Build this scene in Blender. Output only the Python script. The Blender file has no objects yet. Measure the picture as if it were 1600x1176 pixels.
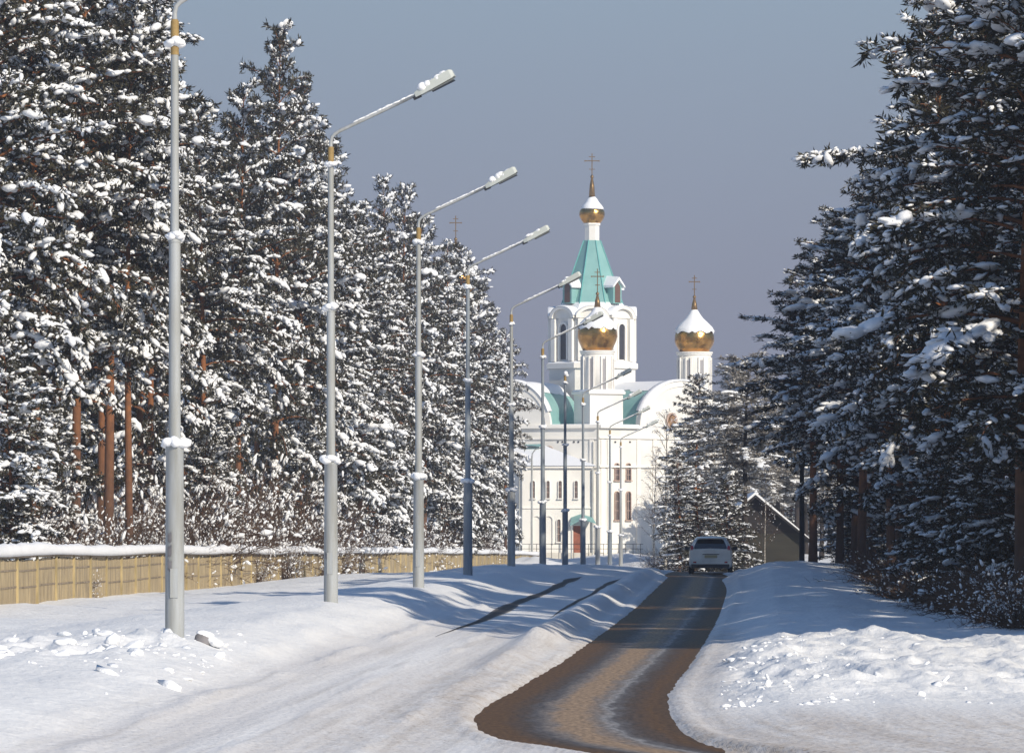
import bpy, math, random
import numpy as np
from mathutils import Vector

# ------------------------------------------------------------------ camera, sky, sun, exposure
F = 7200.0            # focal length in photo pixels (1600 wide)
HY = 805.0            # eye-level line in the photo
CZ = 2.6              # camera height
SC = bpy.context.scene
C = SC.collection
cam = bpy.data.cameras.new("camera")
camo = bpy.data.objects.new("camera", cam)
C.objects.link(camo)
camo.location = (0, 0, CZ)
camo.rotation_euler = (math.radians(90), 0, 0)
cam.sensor_width = 36.0
cam.lens = 36.0 * F / 1600.0
cam.shift_y = (HY - 588.0) / 1600.0
cam.clip_start = 0.5
cam.clip_end = 8000
SC.camera = camo

SUN_AZ = 38.0         # degrees right of straight behind the camera
SUN_EL = 29.0
w = bpy.data.worlds.new("World")
SC.world = w
w.use_nodes = True
nt = w.node_tree
nt.nodes.clear()
out = nt.nodes.new("ShaderNodeOutputWorld")
bg = nt.nodes.new("ShaderNodeBackground")
sky = nt.nodes.new("ShaderNodeTexSky")
sky.sky_type = 'NISHITA'
sky.sun_disc = False
sky.sun_elevation = math.radians(SUN_EL)
sky.sun_rotation = math.radians(180 - SUN_AZ)
sky.air_density = 1.6
sky.dust_density = 0.6
sky.ozone_density = 3.0
bg.inputs[1].default_value = 0.066
tc = nt.nodes.new("ShaderNodeTexCoord")
sep = nt.nodes.new("ShaderNodeSeparateXYZ")
nt.links.new(tc.outputs["Generated"], sep.inputs[0])
ramp = nt.nodes.new("ShaderNodeValToRGB")          # winter haze bank low over the horizon
nt.links.new(sep.outputs[2], ramp.inputs[0])
SKYK = 1.0 / 0.066
e = ramp.color_ramp.elements
e[0].position = 0.0
e[1].position = 0.13
def skc(c): return (c[0], c[1], c[2], 1)
e[0].color = skc((0.218, 0.219, 0.278))
e[1].color = skc((0.262, 0.350, 0.440))
m_ = ramp.color_ramp.elements.new(0.045); m_.color = skc((0.246, 0.260, 0.334))
scl = nt.nodes.new("ShaderNodeVectorMath"); scl.operation = 'SCALE'
scl.inputs[3].default_value = SKYK * 0.93
nt.links.new(ramp.outputs[0], scl.inputs[0])
mr = nt.nodes.new("ShaderNodeMapRange")
mr.inputs[1].default_value = 0.125
mr.inputs[2].default_value = 0.30
mr.interpolation_type = 'SMOOTHSTEP'
nt.links.new(sep.outputs[2], mr.inputs[0])
mx = nt.nodes.new("ShaderNodeMix"); mx.data_type = 'RGBA'
nt.links.new(mr.outputs[0], mx.inputs[0])
nt.links.new(scl.outputs[0], mx.inputs[6])
skm = nt.nodes.new("ShaderNodeVectorMath"); skm.operation = 'MULTIPLY'      # deep winter blue overhead
skm.inputs[1].default_value = (0.88, 1.06, 1.36)
nt.links.new(sky.outputs[0], skm.inputs[0])
nt.links.new(skm.outputs[0], mx.inputs[7])
nt.links.new(mx.outputs[2], bg.inputs[0])
nt.links.new(bg.outputs[0], out.inputs[0])

sl = bpy.data.lights.new("sun", 'SUN')
sl.energy = 3.85
sl.angle = math.radians(0.55)
sl.color = (1.0, 0.90, 0.745)
so = bpy.data.objects.new("sun", sl)
C.objects.link(so)
az, el = math.radians(SUN_AZ), math.radians(SUN_EL)
SUNV = Vector((math.sin(az) * math.cos(el), -math.cos(az) * math.cos(el), math.sin(el)))
so.rotation_euler = SUNV.to_track_quat('Z', 'Y').to_euler()
so.location = (60, -60, 80)

SC.view_settings.view_transform = 'Standard'
SC.view_settings.look = 'None'
SC.view_settings.gamma = 1
SC.view_settings.exposure = 0.32
SC.cycles.max_bounces = 5
SC.cycles.diffuse_bounces = 3
SC.cycles.volume_bounces = 0
SC.cycles.transparent_max_bounces = 6
SC.cycles.sample_clamp_indirect = 4

R = random.Random(7)
RN = np.random.RandomState(11)
PI = math.pi

def X(px, Y): return (px - 800.0) / F * Y
def Z(py, Y): return CZ - (py - HY) / F * Y

# ------------------------------------------------------------------ materials
def mat(name, col, rough=0.7, metal=0.0, var=0.0, scale=3.0, bump=0.0, bscale=20.0, col2=None, stretch=(1, 1, 1), spec=0.5, detail=5):
    m = bpy.data.materials.new(name)
    m.use_nodes = True
    n = m.node_tree
    b = n.nodes["Principled BSDF"]
    b.inputs["Roughness"].default_value = rough
    b.inputs["Metallic"].default_value = metal
    b.inputs["Specular IOR Level"].default_value = spec
    b.inputs["Base Color"].default_value = (*col, 1)
    t = n.nodes.new("ShaderNodeTexCoord")
    mp = n.nodes.new("ShaderNodeMapping")
    mp.inputs["Scale"].default_value = stretch
    n.links.new(t.outputs["Object"], mp.inputs[0])
    if var or col2:
        no = n.nodes.new("ShaderNodeTexNoise")
        no.inputs["Scale"].default_value = scale
        no.inputs["Detail"].default_value = detail
        n.links.new(mp.outputs[0], no.inputs[0])
        r = n.nodes.new("ShaderNodeValToRGB")
        n.links.new(no.outputs[0], r.inputs[0])
        c2 = col2 if col2 else tuple(c * (1 - var) for c in col)
        r.color_ramp.elements[0].position = 0.36
        r.color_ramp.elements[1].position = 0.64
        r.color_ramp.elements[0].color = (*c2, 1)
        r.color_ramp.elements[1].color = (*col, 1)
        n.links.new(r.outputs[0], b.inputs["Base Color"])
    if bump:
        no2 = n.nodes.new("ShaderNodeTexNoise")
        no2.inputs["Scale"].default_value = bscale
        no2.inputs["Detail"].default_value = 4
        n.links.new(mp.outputs[0], no2.inputs[0])
        bp = n.nodes.new("ShaderNodeBump")
        bp.inputs["Strength"].default_value = 1.0
        bp.inputs["Distance"].default_value = bump
        n.links.new(no2.outputs[0], bp.inputs["Height"])
        n.links.new(bp.outputs[0], b.inputs["Normal"])
    return m

M = {}
M['snow'] = mat("fresh_snow", (0.86, 0.87, 0.885), 0.65, bump=0.03, bscale=9, spec=0.2)
M['needle'] = mat("pine_needles", (0.050, 0.048, 0.026), 0.8, col2=(0.026, 0.021, 0.014), scale=4.5, spec=0.1)
_r = [q for q in M['needle'].node_tree.nodes if q.type == 'VALTORGB'][0].color_ramp
_q = _r.elements.new(0.56); _q.color = (0.050, 0.046, 0.026, 1)
_r.elements[-1].position = 0.68; _r.elements[-1].color = (0.30, 0.30, 0.29, 1)
M['twig'] = mat("bare_twigs", (0.13, 0.085, 0.06), 0.85, var=0.5, scale=4, spec=0.1)
M['birch'] = mat("birch_bark", (0.55, 0.52, 0.47), 0.8, col2=(0.08, 0.07, 0.06), scale=3, stretch=(1, 1, 4), spec=0.2)
M['steel'] = mat("grey_painted_steel", (0.38, 0.40, 0.41), 0.6, col2=(0.29, 0.295, 0.28), scale=2.6, stretch=(3, 3, .35), detail=8, bump=0.003, bscale=30)
M['shaded_steel'] = mat("shaded_grey_painted_steel", (0.25, 0.285, 0.32), 0.5, var=0.2, scale=2.2, stretch=(1, 1, .5))  # the same grey post steel with blue shade put into its colour
M['sleeve'] = mat("yellow_sleeve", (0.33, 0.22, 0.08), 0.7, var=0.35, scale=6)
M['lamp'] = mat("lamp_housing", (0.55, 0.58, 0.54), 0.5, var=0.1)
M['dark_plastic'] = mat("dark_plastic", (0.03, 0.03, 0.035), 0.5)
M['lens'] = mat("lamp_glass", (0.16, 0.17, 0.17), 0.15)
M['plaster'] = mat("white_plaster", (0.84, 0.82, 0.77), 0.85, var=0.13, scale=0.35, bump=0.01, bscale=3, spec=0.2)
M['plaster2'] = mat("white_moulding", (0.88, 0.85, 0.79), 0.85, var=0.06, scale=0.5, spec=0.2)
M['plinth'] = mat("grey_plinth", (0.62, 0.59, 0.53), 0.9, var=0.15, scale=1.0)
M['teal'] = mat("teal_metal_roof", (0.19, 0.38, 0.365), 0.5, col2=(0.23, 0.43, 0.41), scale=0.8, spec=0.4)
M['gold'] = mat("gilded_metal", (0.60, 0.33, 0.10), 0.24, metal=1.0, col2=(0.38, 0.20, 0.06), scale=1.6, bump=0.05, bscale=2.5)
M['oldgold'] = mat("weathered_gilding", (0.30, 0.19, 0.09), 0.4, metal=0.8, var=0.3)
M['louvre'] = mat("brown_louvre", (0.16, 0.09, 0.07), 0.7, var=0.4, scale=6, stretch=(.3, .3, 6))
M['wframe'] = mat("pinkish_brown_frame", (0.52, 0.38, 0.31), 0.7, var=0.2)
M['opening'] = mat("dark_opening_plate", (0.045, 0.045, 0.055), 0.5)  # flat dark fill, the unlit inside of openings given as colour
M['slit'] = mat('grey_blind_slit', (0.34, 0.33, 0.34), .8)
M['door'] = mat("brown_red_door", (0.33, 0.10, 0.05), 0.55, var=0.3, scale=3)
M['fence'] = mat("yellow_board_fence", (0.46, 0.365, 0.215), 0.85, col2=(0.27, 0.215, 0.14), scale=1.6, stretch=(3, 3, .55), bump=0.01, bscale=8)
M['post'] = mat("fence_post_wood", (0.50, 0.40, 0.21), 0.85, var=0.4, scale=2, stretch=(3, 3, .6))
M['grime'] = mat("fence_rail", (0.30, 0.24, 0.17), 0.9, var=0.4, scale=3)
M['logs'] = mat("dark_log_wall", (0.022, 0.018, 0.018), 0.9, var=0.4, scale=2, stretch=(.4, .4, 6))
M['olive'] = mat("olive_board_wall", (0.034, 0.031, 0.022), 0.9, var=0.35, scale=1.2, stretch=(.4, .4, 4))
M['darkpost'] = mat("tarred_post", (0.035, 0.03, 0.03), 0.9, var=0.3)
M['red'] = mat("dull_red_paint", (0.22, 0.05, 0.045), 0.7, var=0.3)
M['carpaint'] = mat("white_car_paint", (0.80, 0.79, 0.74), 0.3, var=0.18, scale=2.0)
M['carpaint'].node_tree.nodes["Principled BSDF"].inputs["Coat Weight"].default_value = 0.5
M['glass'] = mat("tinted_glass", (0.012, 0.014, 0.018), 0.08, spec=0.8)
M['winglass'] = mat("window_glass", (0.05, 0.045, 0.05), 0.12, spec=0.8)
M['tyre'] = mat("tyre_rubber", (0.02, 0.02, 0.02), 0.85)
M['rim'] = mat("wheel_rim", (0.4, 0.4, 0.42), 0.35, metal=0.8)
M['tail'] = mat("red_tail_lamp", (0.42, 0.015, 0.02), 0.15)
M['plate'] = mat("number_plate", (0.42, 0.36, 0.22), 0.5)
M['stone'] = mat("grey_stone", (0.22, 0.21, 0.22), 0.9, var=0.3, scale=6)

def bark():
    m = mat("pine_bark", (0.2, 0.12, 0.08), 0.9, var=0.3, scale=3, stretch=(2, 2, .4), bump=0.02, bscale=10, spec=0.1)
    n = m.node_tree
    b = n.nodes["Principled BSDF"]
    t = n.nodes.new("ShaderNodeTexCoord")
    s = n.nodes.new("ShaderNodeSeparateXYZ")
    n.links.new(t.outputs["Object"], s.inputs[0])
    r = n.nodes.new("ShaderNodeMapRange")
    r.inputs[1].default_value = 1.5; r.inputs[2].default_value = 7.5
    n.links.new(s.outputs[2], r.inputs[0])
    no = n.nodes.new("ShaderNodeTexNoise"); no.inputs["Scale"].default_value = 5
    n.links.new(t.outputs["Object"], no.inputs[0])
    a = n.nodes.new("ShaderNodeMix"); a.data_type = 'RGBA'
    a.inputs[6].default_value = (0.12, 0.08, 0.06, 1); a.inputs[7].default_value = (0.42, 0.165, 0.06, 1)
    n.links.new(r.outputs[0], a.inputs[0])
    k = n.nodes.new("ShaderNodeMix"); k.data_type = 'RGBA'
    n.links.new(no.outputs[0], k.inputs[0])
    n.links.new(a.outputs[2], k.inputs[6]); k.inputs[7].default_value = (0.09, 0.05, 0.035, 1)
    n.links.new(k.outputs[2], b.inputs["Base Color"])
    return m
M['bark'] = bark()

# ------------------------------------------------------------------ mesh helpers
class MB:
    """collects pieces of one mesh"""
    def __init__(s): s.v = []; s.f = []; s.n = 0
    def add(s, v, f):
        v = np.asarray(v, float).reshape(-1, 3)
        if not isinstance(f, (list, tuple)) or (len(f) and isinstance(f[0], np.ndarray)):
            pass
        s.v.append(v)
        if isinstance(f, np.ndarray): s.f.append(f + s.n)
        else:
            by = {}
            for q in f: by.setdefault(len(q), []).append(q)
            for k in by: s.f.append(np.array(by[k], dtype=np.int64) + s.n)
        s.n += len(v)
    def mesh(s, name, m=None, smooth=False):
        me = bpy.data.meshes.new(name)
        if s.n == 0: return me
        V = np.concatenate(s.v)
        me.vertices.add(len(V)); me.vertices.foreach_set("co", V.ravel())
        loops = np.concatenate([f.ravel() for f in s.f])
        tot = np.concatenate([np.full(len(f), f.shape[1]) for f in s.f])
        st = np.concatenate([[0], np.cumsum(tot)[:-1]])
        me.loops.add(len(loops)); me.loops.foreach_set("vertex_index", loops)
        me.polygons.add(len(tot)); me.polygons.foreach_set("loop_start", st); me.polygons.foreach_set("loop_total", tot)
        me.polygons.foreach_set("use_smooth", np.full(len(tot), smooth))
        me.update(calc_edges=True)
        if m is not None: me.materials.append(m)
        return me
    def build(s, name, m, parent=None, smooth=False, loc=None):
        o = bpy.data.objects.new(name, s.mesh(name, m, smooth))
        C.objects.link(o)
        if parent is not None: o.parent = parent
        if loc is not None: o.location = loc
        return o

def tag(o, label=None, cat=None, group=None, kind=None):
    if label: o['label'] = label
    if cat: o['category'] = cat
    if group: o['group'] = group
    if kind: o['kind'] = kind
    return o
def thing(name, label, cat, loc=(0, 0, 0), rz=0, group=None):
    o = bpy.data.objects.new(name, None)
    C.objects.link(o)
    o.location = loc; o.rotation_euler = (0, 0, rz)
    o.empty_display_size = 0.3
    return tag(o, label, cat, group)
def kids(o): return [c for c in C.objects if c.parent == o]
def copy_tree(o, childmap):
    c = o.copy(); C.objects.link(c)
    for ch in childmap.get(o.name, []):
        d = copy_tree(ch, childmap); d.parent = c
    return c
def childmap():
    mp = {}
    for o in C.objects:
        if o.parent: mp.setdefault(o.parent.name, []).append(o)
    return mp

BOXF = np.array([[0, 3, 2, 1], [4, 5, 6, 7], [0, 1, 5, 4], [1, 2, 6, 5], [2, 3, 7, 6], [3, 0, 4, 7]])
def box(b, c, s, rz=0.0, taper=1.0):
    """c: centre of the base, s: full sizes"""
    x, y, z = s[0] / 2, s[1] / 2, s[2]
    v = np.array([[-x, -y, 0], [x, -y, 0], [x, y, 0], [-x, y, 0], [-x * taper, -y * taper, z], [x * taper, -y * taper, z], [x * taper, y * taper, z], [-x * taper, y * taper, z]])
    ca, sa = math.cos(rz), math.sin(rz)
    v = v @ np.array([[ca, sa, 0], [-sa, ca, 0], [0, 0, 1]])
    b.add(v + np.array(c), BOXF)
def lathe(b, prof, c=(0, 0, 0), n=32, a0=0.0, a1=2 * PI, cap=True):
    """prof: list of (radius, z)"""
    full = abs(a1 - a0 - 2 * PI) < 1e-6
    m = n if full else n + 1
    an = a0 + (a1 - a0) * np.arange(m) / n
    P = np.array(prof, float)
    v = np.stack([P[:, 0][:, None] * np.cos(an), P[:, 0][:, None] * np.sin(an), np.repeat(P[:, 1][:, None], m, 1)], -1).reshape(-1, 3) + np.array(c)
    f = []
    for i in range(len(P) - 1):
        for j in range(n):
            k = (j + 1) % m
            f.append((i * m + j, i * m + k, (i + 1) * m + k, (i + 1) * m + j))
    if cap and full:
        f.append(tuple(range(m))[::-1]); f.append(tuple((len(P) - 1) * m + j for j in range(m)))
    b.add(v, f)
def tube(b, pts, rad, n=8, cap=True):
    P = np.asarray(pts, float)
    k = len(P)
    rad = np.full(k, rad) if np.isscalar(rad) else np.asarray(rad, float)
    T = np.gradient(P, axis=0)
    T /= np.maximum(np.linalg.norm(T, axis=1, keepdims=True), 1e-9)
    up = np.array([0.0, 0, 1]) if abs(T[0, 2]) < 0.9 else np.array([1.0, 0, 0])
    U = np.cross(T, up); U /= np.maximum(np.linalg.norm(U, axis=1, keepdims=True), 1e-9)
    W = np.cross(T, U)
    an = 2 * PI * np.arange(n) / n
    v = P[:, None, :] + rad[:, None, None] * (np.cos(an)[None, :, None] * U[:, None, :] + np.sin(an)[None, :, None] * W[:, None, :])
    f = []
    i = np.arange(k - 1)[:, None] * n
    j = np.arange(n)[None, :]
    j2 = (j + 1) % n
    f = np.stack([i + j, i + j2, i + n + j2, i + n + j], -1).reshape(-1, 4)
    b.add(v.reshape(-1, 3), f)
    if cap:
        b.f.append(np.array([list(range(n))]) + b.n - k * n)
        b.f.append(np.array([list(range(n))[::-1]]) + b.n - n)
# blob variants: rough lumps for snow
def ico(sub):
    import bmesh
    bm = bmesh.new(); bmesh.ops.create_icosphere(bm, subdivisions=sub, radius=1)
    v = np.array([q.co[:] for q in bm.verts]); f = np.array([[x.index for x in q.verts] for q in bm.faces]); bm.free()
    return v, f
ICO1 = ico(1); ICO2 = ico(2); ICO3 = ico(3)
def lumpy(base, seed, amt):
    r = np.random.RandomState(seed)
    v, f = base
    d = r.normal(size=(6, 3)); d /= np.linalg.norm(d, axis=1, keepdims=True)
    a = r.uniform(-amt, amt, 6)
    k = 1 + (np.cos(2.2 * (v @ d.T) + r.uniform(0, 6, 6)) * a).sum(1)
    return v * k[:, None], f
LV = [lumpy(ICO2, 50 + i, 0.2) for i in range(8)]
LT = [lumpy(ICO1, 150 + i, 0.22) for i in range(10)]
LP = [lumpy(ICO2, 250 + i, 0.27) for i in range(10)]
def blobs(b, cen, size, dirs, rs, lv=None):
    """cen Nx3, size Nx3 (along, across, up), dirs Nx3 axis direction"""
    lv = lv or LV
    cen = np.asarray(cen, float); size = np.asarray(size, float); D = np.asarray(dirs, float)
    D = D / np.maximum(np.linalg.norm(D, axis=1, keepdims=True), 1e-9)
    U = np.cross(np.array([0, 0, 1.0]), D); U /= np.maximum(np.linalg.norm(U, axis=1, keepdims=True), 1e-6)
    W = np.cross(D, U)
    which = rs.randint(0, len(lv), len(cen))
    for q in range(len(lv)):
        ix = np.where(which == q)[0]
        if not len(ix): continue
        v, f = lv[q]
        vv = v[None] * size[ix][:, None, :]
        P = cen[ix][:, None] + vv[:, :, 0:1] * D[ix][:, None] + vv[:, :, 1:2] * U[ix][:, None] + vv[:, :, 2:3] * W[ix][:, None]
        ff = (f[None] + (np.arange(len(ix)) * len(v))[:, None, None]).reshape(-1, 3)
        b.add(P.reshape(-1, 3), ff)

# ------------------------------------------------------------------ terrain
def vn(x, y, seed):
    xi = np.floor(x).astype(np.int64); yi = np.floor(y).astype(np.int64)
    fx = x - xi; fy = y - yi
    fx = fx * fx * (3 - 2 * fx); fy = fy * fy * (3 - 2 * fy)
    def h(a, c):
        n = (a * 374761393 + c * 668265263 + seed * 144269) & 0x7fffffff
        n = ((n ^ (n >> 13)) * 1274126177) & 0x7fffffff
        return ((n ^ (n >> 16)) & 0xffff) / 65535.0
    return (h(xi, yi) * (1 - fx) + h(xi + 1, yi) * fx) * (1 - fy) + (h(xi, yi + 1) * (1 - fx) + h(xi + 1, yi + 1) * fx) * fy - 0.5
def fbm(x, y, seed, o=4):
    a = 1.0; t = 0
    for i in range(o):
        t = t + a * vn(x, y, seed + i * 7); x = x * 2.03 + 3.1; y = y * 2.03 + 1.7; a *= 0.5
    return t
def ss(x, a, b):
    t = np.clip((x - a) / (b - a), 0, 1); return t * t * (3 - 2 * t)
BY = [-400, 0, 50, 90, 113, 137, 160, 185, 200, 215, 232, 253, 277, 300, 345, 380, 420, 500, 4000]
BZ = [-2.6, -2.6, -2.6, -2.55, -2.5, -2.4, -2.35, -2.3, -2.42, -2.68, -3.05, -3.5, -3.85, -4.2, -4.25, -4.0, -3.7, -3.8, -4.5]
def base(Y): return np.interp(Y, BY, BZ)
def roadx(Y): return -2.4 + 0.0535 * np.clip(Y, 45, 260) + 0.02 * np.clip(Y - 260, 0, 1000)
def ray_base(px, py, off=0.0):
    ys = np.linspace(40, 260, 4400)
    d = base(ys) + off + (py - HY) / F * ys
    i = int(np.argmax(d > 0))
    return (px - 800) / F * ys[i], ys[i]
EL = [(1045, 901), (1030, 915), (1002, 943), (944, 988), (879, 1034), (806, 1077), (768, 1097), (750, 1112), (745, 1124), (749, 1136), (768, 1148), (806, 1159), (897, 1171), (933, 1177), (1010, 1190), (1120, 1215)]
ER = [(1145, 901), (1146, 927), (1131, 955), (1106, 997), (1075, 1039), (1052, 1067), (1042, 1083), (1039, 1095), (1040, 1108), (1046, 1122), (1061, 1140), (1103, 1161), (1180, 1177), (1290, 1195), (1440, 1215)]
def edge(E):
    P = np.array([ray_base(*q) for q in E])
    P = P[np.argsort(P[:, 1])]
    return P
ELp, ERp = edge(EL), edge(ER)
def smooth_edge(P):
    ys = np.linspace(P[0, 1], 183, 700)
    xs = np.interp(ys, P[:, 1], P[:, 0])
    k = np.exp(-np.linspace(-2, 2, 15) ** 2); k /= k.sum()
    xp = np.pad(xs, 7, mode='edge'); 
    return ys, np.convolve(xp, k, mode='valid')
LY, LXs = smooth_edge(ELp); RY, RXs = smooth_edge(ERp)
def xl(Y): return np.where(Y < 183, np.interp(Y, LY, LXs), roadx(Y) - 1.25)
def xr(Y): return np.where(Y < 183, np.interp(Y, RY, RXs), roadx(Y) + 1.35)
PY = [66.3 + 23.4 * i for i in range(11)]
PPX = [273, 517, 654, 731, 799, 848, 883, 911, 934, 953, 970]
PZ = [-1.76, -1.72, -1.83, -1.78, -1.92, -2.25, -2.6, -3.0, -3.42, -3.76, -4.1]
# fence line: pixel x, distance, base, top (relative to the eye)
FP = [(-140, 100), (0, 125), (280, 170), (430, 207), (500, 228), (654, 290), (790, 372), (842, 400)]
def fence_y(px): return np.interp(px, [f[0] for f in FP], [f[1] for f in FP])
FX = np.array([X(p, y) for p, y in FP]); FYy = np.array([y for p, y in FP])
def fence_x(Y): return np.interp(Y, FYy, FX)
def bankamp(Y): return np.interp(Y, [0, 50, 66, 90, 113, 137, 150, 168, 185, 200, 260, 300, 320], [.5, .65, .84, .86, .74, .66, .60, .56, .22, .06, .05, .1, 0])
def height(x, y):
    b = base(y)
    s = x - roadx(y)
    # right bank
    near = ss(y, 56, 80)
    o = np.interp(s, [1.2, 1.9, 2.8, 4.2, 6, 10, 40, 400], [0, .12, .34, .40, .30, .30, .3, .3]) * (0.25 + .75 * near)
    hump = .22 * np.exp(-((y - 168) / 14.) ** 2) * np.exp(-((s - 3.2) / 1.6) ** 2)
    o = np.where(s > 0, o + hump, 0)
    # left: lane, bank under the poles, verge down to the fence
    A = bankamp(y)
    lane = np.interp(-s, [1.2, 2.4, 4.2], [0.0, 0.12, 0.30])
    fall = ss(-s, 7.0, 11.5)
    bank = np.maximum(A - .30, -.1) * ss(-s, 4.1, 6.0) * (1 - fall) + fall * (-.02 - .35 * ss(y, 85, 120) + .2 * (1 - ss(y, 85, 120)))
    dfx = x - fence_x(y)
    down = ss(-dfx, -5.5, 1.0)
    fb = np.interp(y, FYy, [-2.2, -2.43, -2.83, -3.0, -3.12, -3.5, -4.0, -4.1])
    left = b + lane + bank
    left = left * (1 - down) + np.minimum(fb, left + 5) * down
    z = np.where(s > 0, b + o, left)
    # crest of ploughed snow between the two lanes
    fade = ss(y, 70, 90) * (1 - ss(y, 178, 190)) + .18 * (1 - ss(y, 70, 90)) * ss(y, 58, 64)
    z = z + .24 * fade * np.exp(-((s + 1.85) / .42) ** 2) * (1 + .5 * vn(y / 4.3, s * 0, 5)) * (s > -3.6)
    # far ploughed berms before the church
    berm = np.exp(-((y - 352 - 6 * np.sin(x / 3.)) / 7.) ** 2) * (.9 + .9 * vn(x / 2.5, y / 9, 31) + .35 * vn(x / .9, y / 3, 33))
    z = z + np.where((x > 0) & (x < 14.2), berm, 0) * 1.15
    # roughness masks
    xlv, xrv = xl(y), xr(y)
    outl, outr = xlv - x, x - xrv
    dist = np.maximum(outl, outr)
    flat = ss(dist, 0.05, 1.0)
    packed = np.clip(ss(s, -5.0, -4.0) * (1 - ss(s, 1.4, 1.9)), 0, 1)
    sideroad = (1 - ss(y, 58, 64)) * ss(s, 1.4, 2.5)
    packed = np.clip(packed + sideroad, 0, 1)
    soft = 1 - packed
    chL = np.exp(-((y - 63 - 2.5 * vn(x, y * 0, 3)) / 4.2) ** 2) * ss(-s, 5.3, 6.2) * (x > -9)
    chR = ss(y, 60, 66) * (1 - ss(y, 82, 90)) * ss(s, 1.6, 2.2) * (1 - ss(s, 6.5, 10)) 
    n = .12 * fbm(x / 2.6, y / 5.0, 1, 5) * soft + .016 * fbm(x / 1.1, y / 5, 21, 3) * packed
    n = n + (chL * .36 + chR * .27) * (.5 * np.maximum(.5 - 2.0 * np.abs(fbm(x / .8, y / 1.9, 9, 5)), -0.25) + 1.0 * np.maximum(fbm(x / 1.9, y / 4.5, 19, 5), -.15) + .25 * fbm(x / .22, y / .5, 29, 2))
    n = n + .035 * soft * fbm(x / .5, y / 1.2, 13, 3)
    # pressed tyre grooves across the packed snow
    n = n - .022 * packed * (np.exp(-((s + 3.7) / .22) ** 2) + np.exp(-((s + 2.4) / .2) ** 2)) 
    for c0, w0, h0, sd in ((-4.35, .13, .07, 51), (-3.05, .10, .035, 52), (-5.1, .16, .05, 53), (-1.9, .12, .05, 54)):
        cc = c0 + .22 * vn(y / 9.0, y * 0, sd) + .08 * vn(y / 1.7, y * 0, sd + 9)
        n = n + h0 * np.clip(.6 + 1.3 * vn(y / 2.4, x * 0, sd + 3), 0, 1.4) * np.exp(-((s - cc) / w0) ** 2) * (y < 112)
    z = z + n * flat
    # footprints trail on the right
    tr = x - (3.2 + (78 - y) * .42)
    st = np.exp(-(tr / .16) ** 2) * (np.sin(y * 7.5) > .1) * ss(y, 58, 60) * (1 - ss(y, 76, 78))
    z = z - .07 * st
    # bed of the swept strip and the lip of thrown snow beside it
    dist = dist + .05 * fbm(x / .30, y / 1.3, 41, 3) * (y < 180)
    inside = 1 - ss(dist, -.03, .06)
    lim = (y < 300)
    z = z - .05 * inside * lim + .035 * np.exp(-((dist - .22) / .12) ** 2) * lim * (y > 48)
    return z
def H(x, y): return float(height(np.array([float(x)]), np.array([float(y)]))[0]) + CZ

ys = np.concatenate([np.linspace(-300, 40, 18), np.arange(44, 112, .105), np.arange(112, 200, .26), np.arange(200, 460, 1.2), np.geomspace(465, 6000, 34)])
xs = np.concatenate([-np.geomspace(2200, 45, 28), np.arange(-42, -14, 1.0), np.arange(-13.2, 14.5, .085), np.arange(15, 42, 1.0), np.geomspace(45, 2200, 28)])
GX, GY = np.meshgrid(xs, ys)
GZ = height(GX.ravel(), GY.ravel()) + CZ
nx, ny = len(xs), len(ys)
b = MB()
i = np.arange(ny - 1)[:, None] * nx; j = np.arange(nx - 1)[None, :]
b.add(np.stack([GX.ravel(), GY.ravel(), GZ], -1), np.stack([i + j, i + j + 1, i + nx + j + 1, i + nx + j], -1).reshape(-1, 4))

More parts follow.
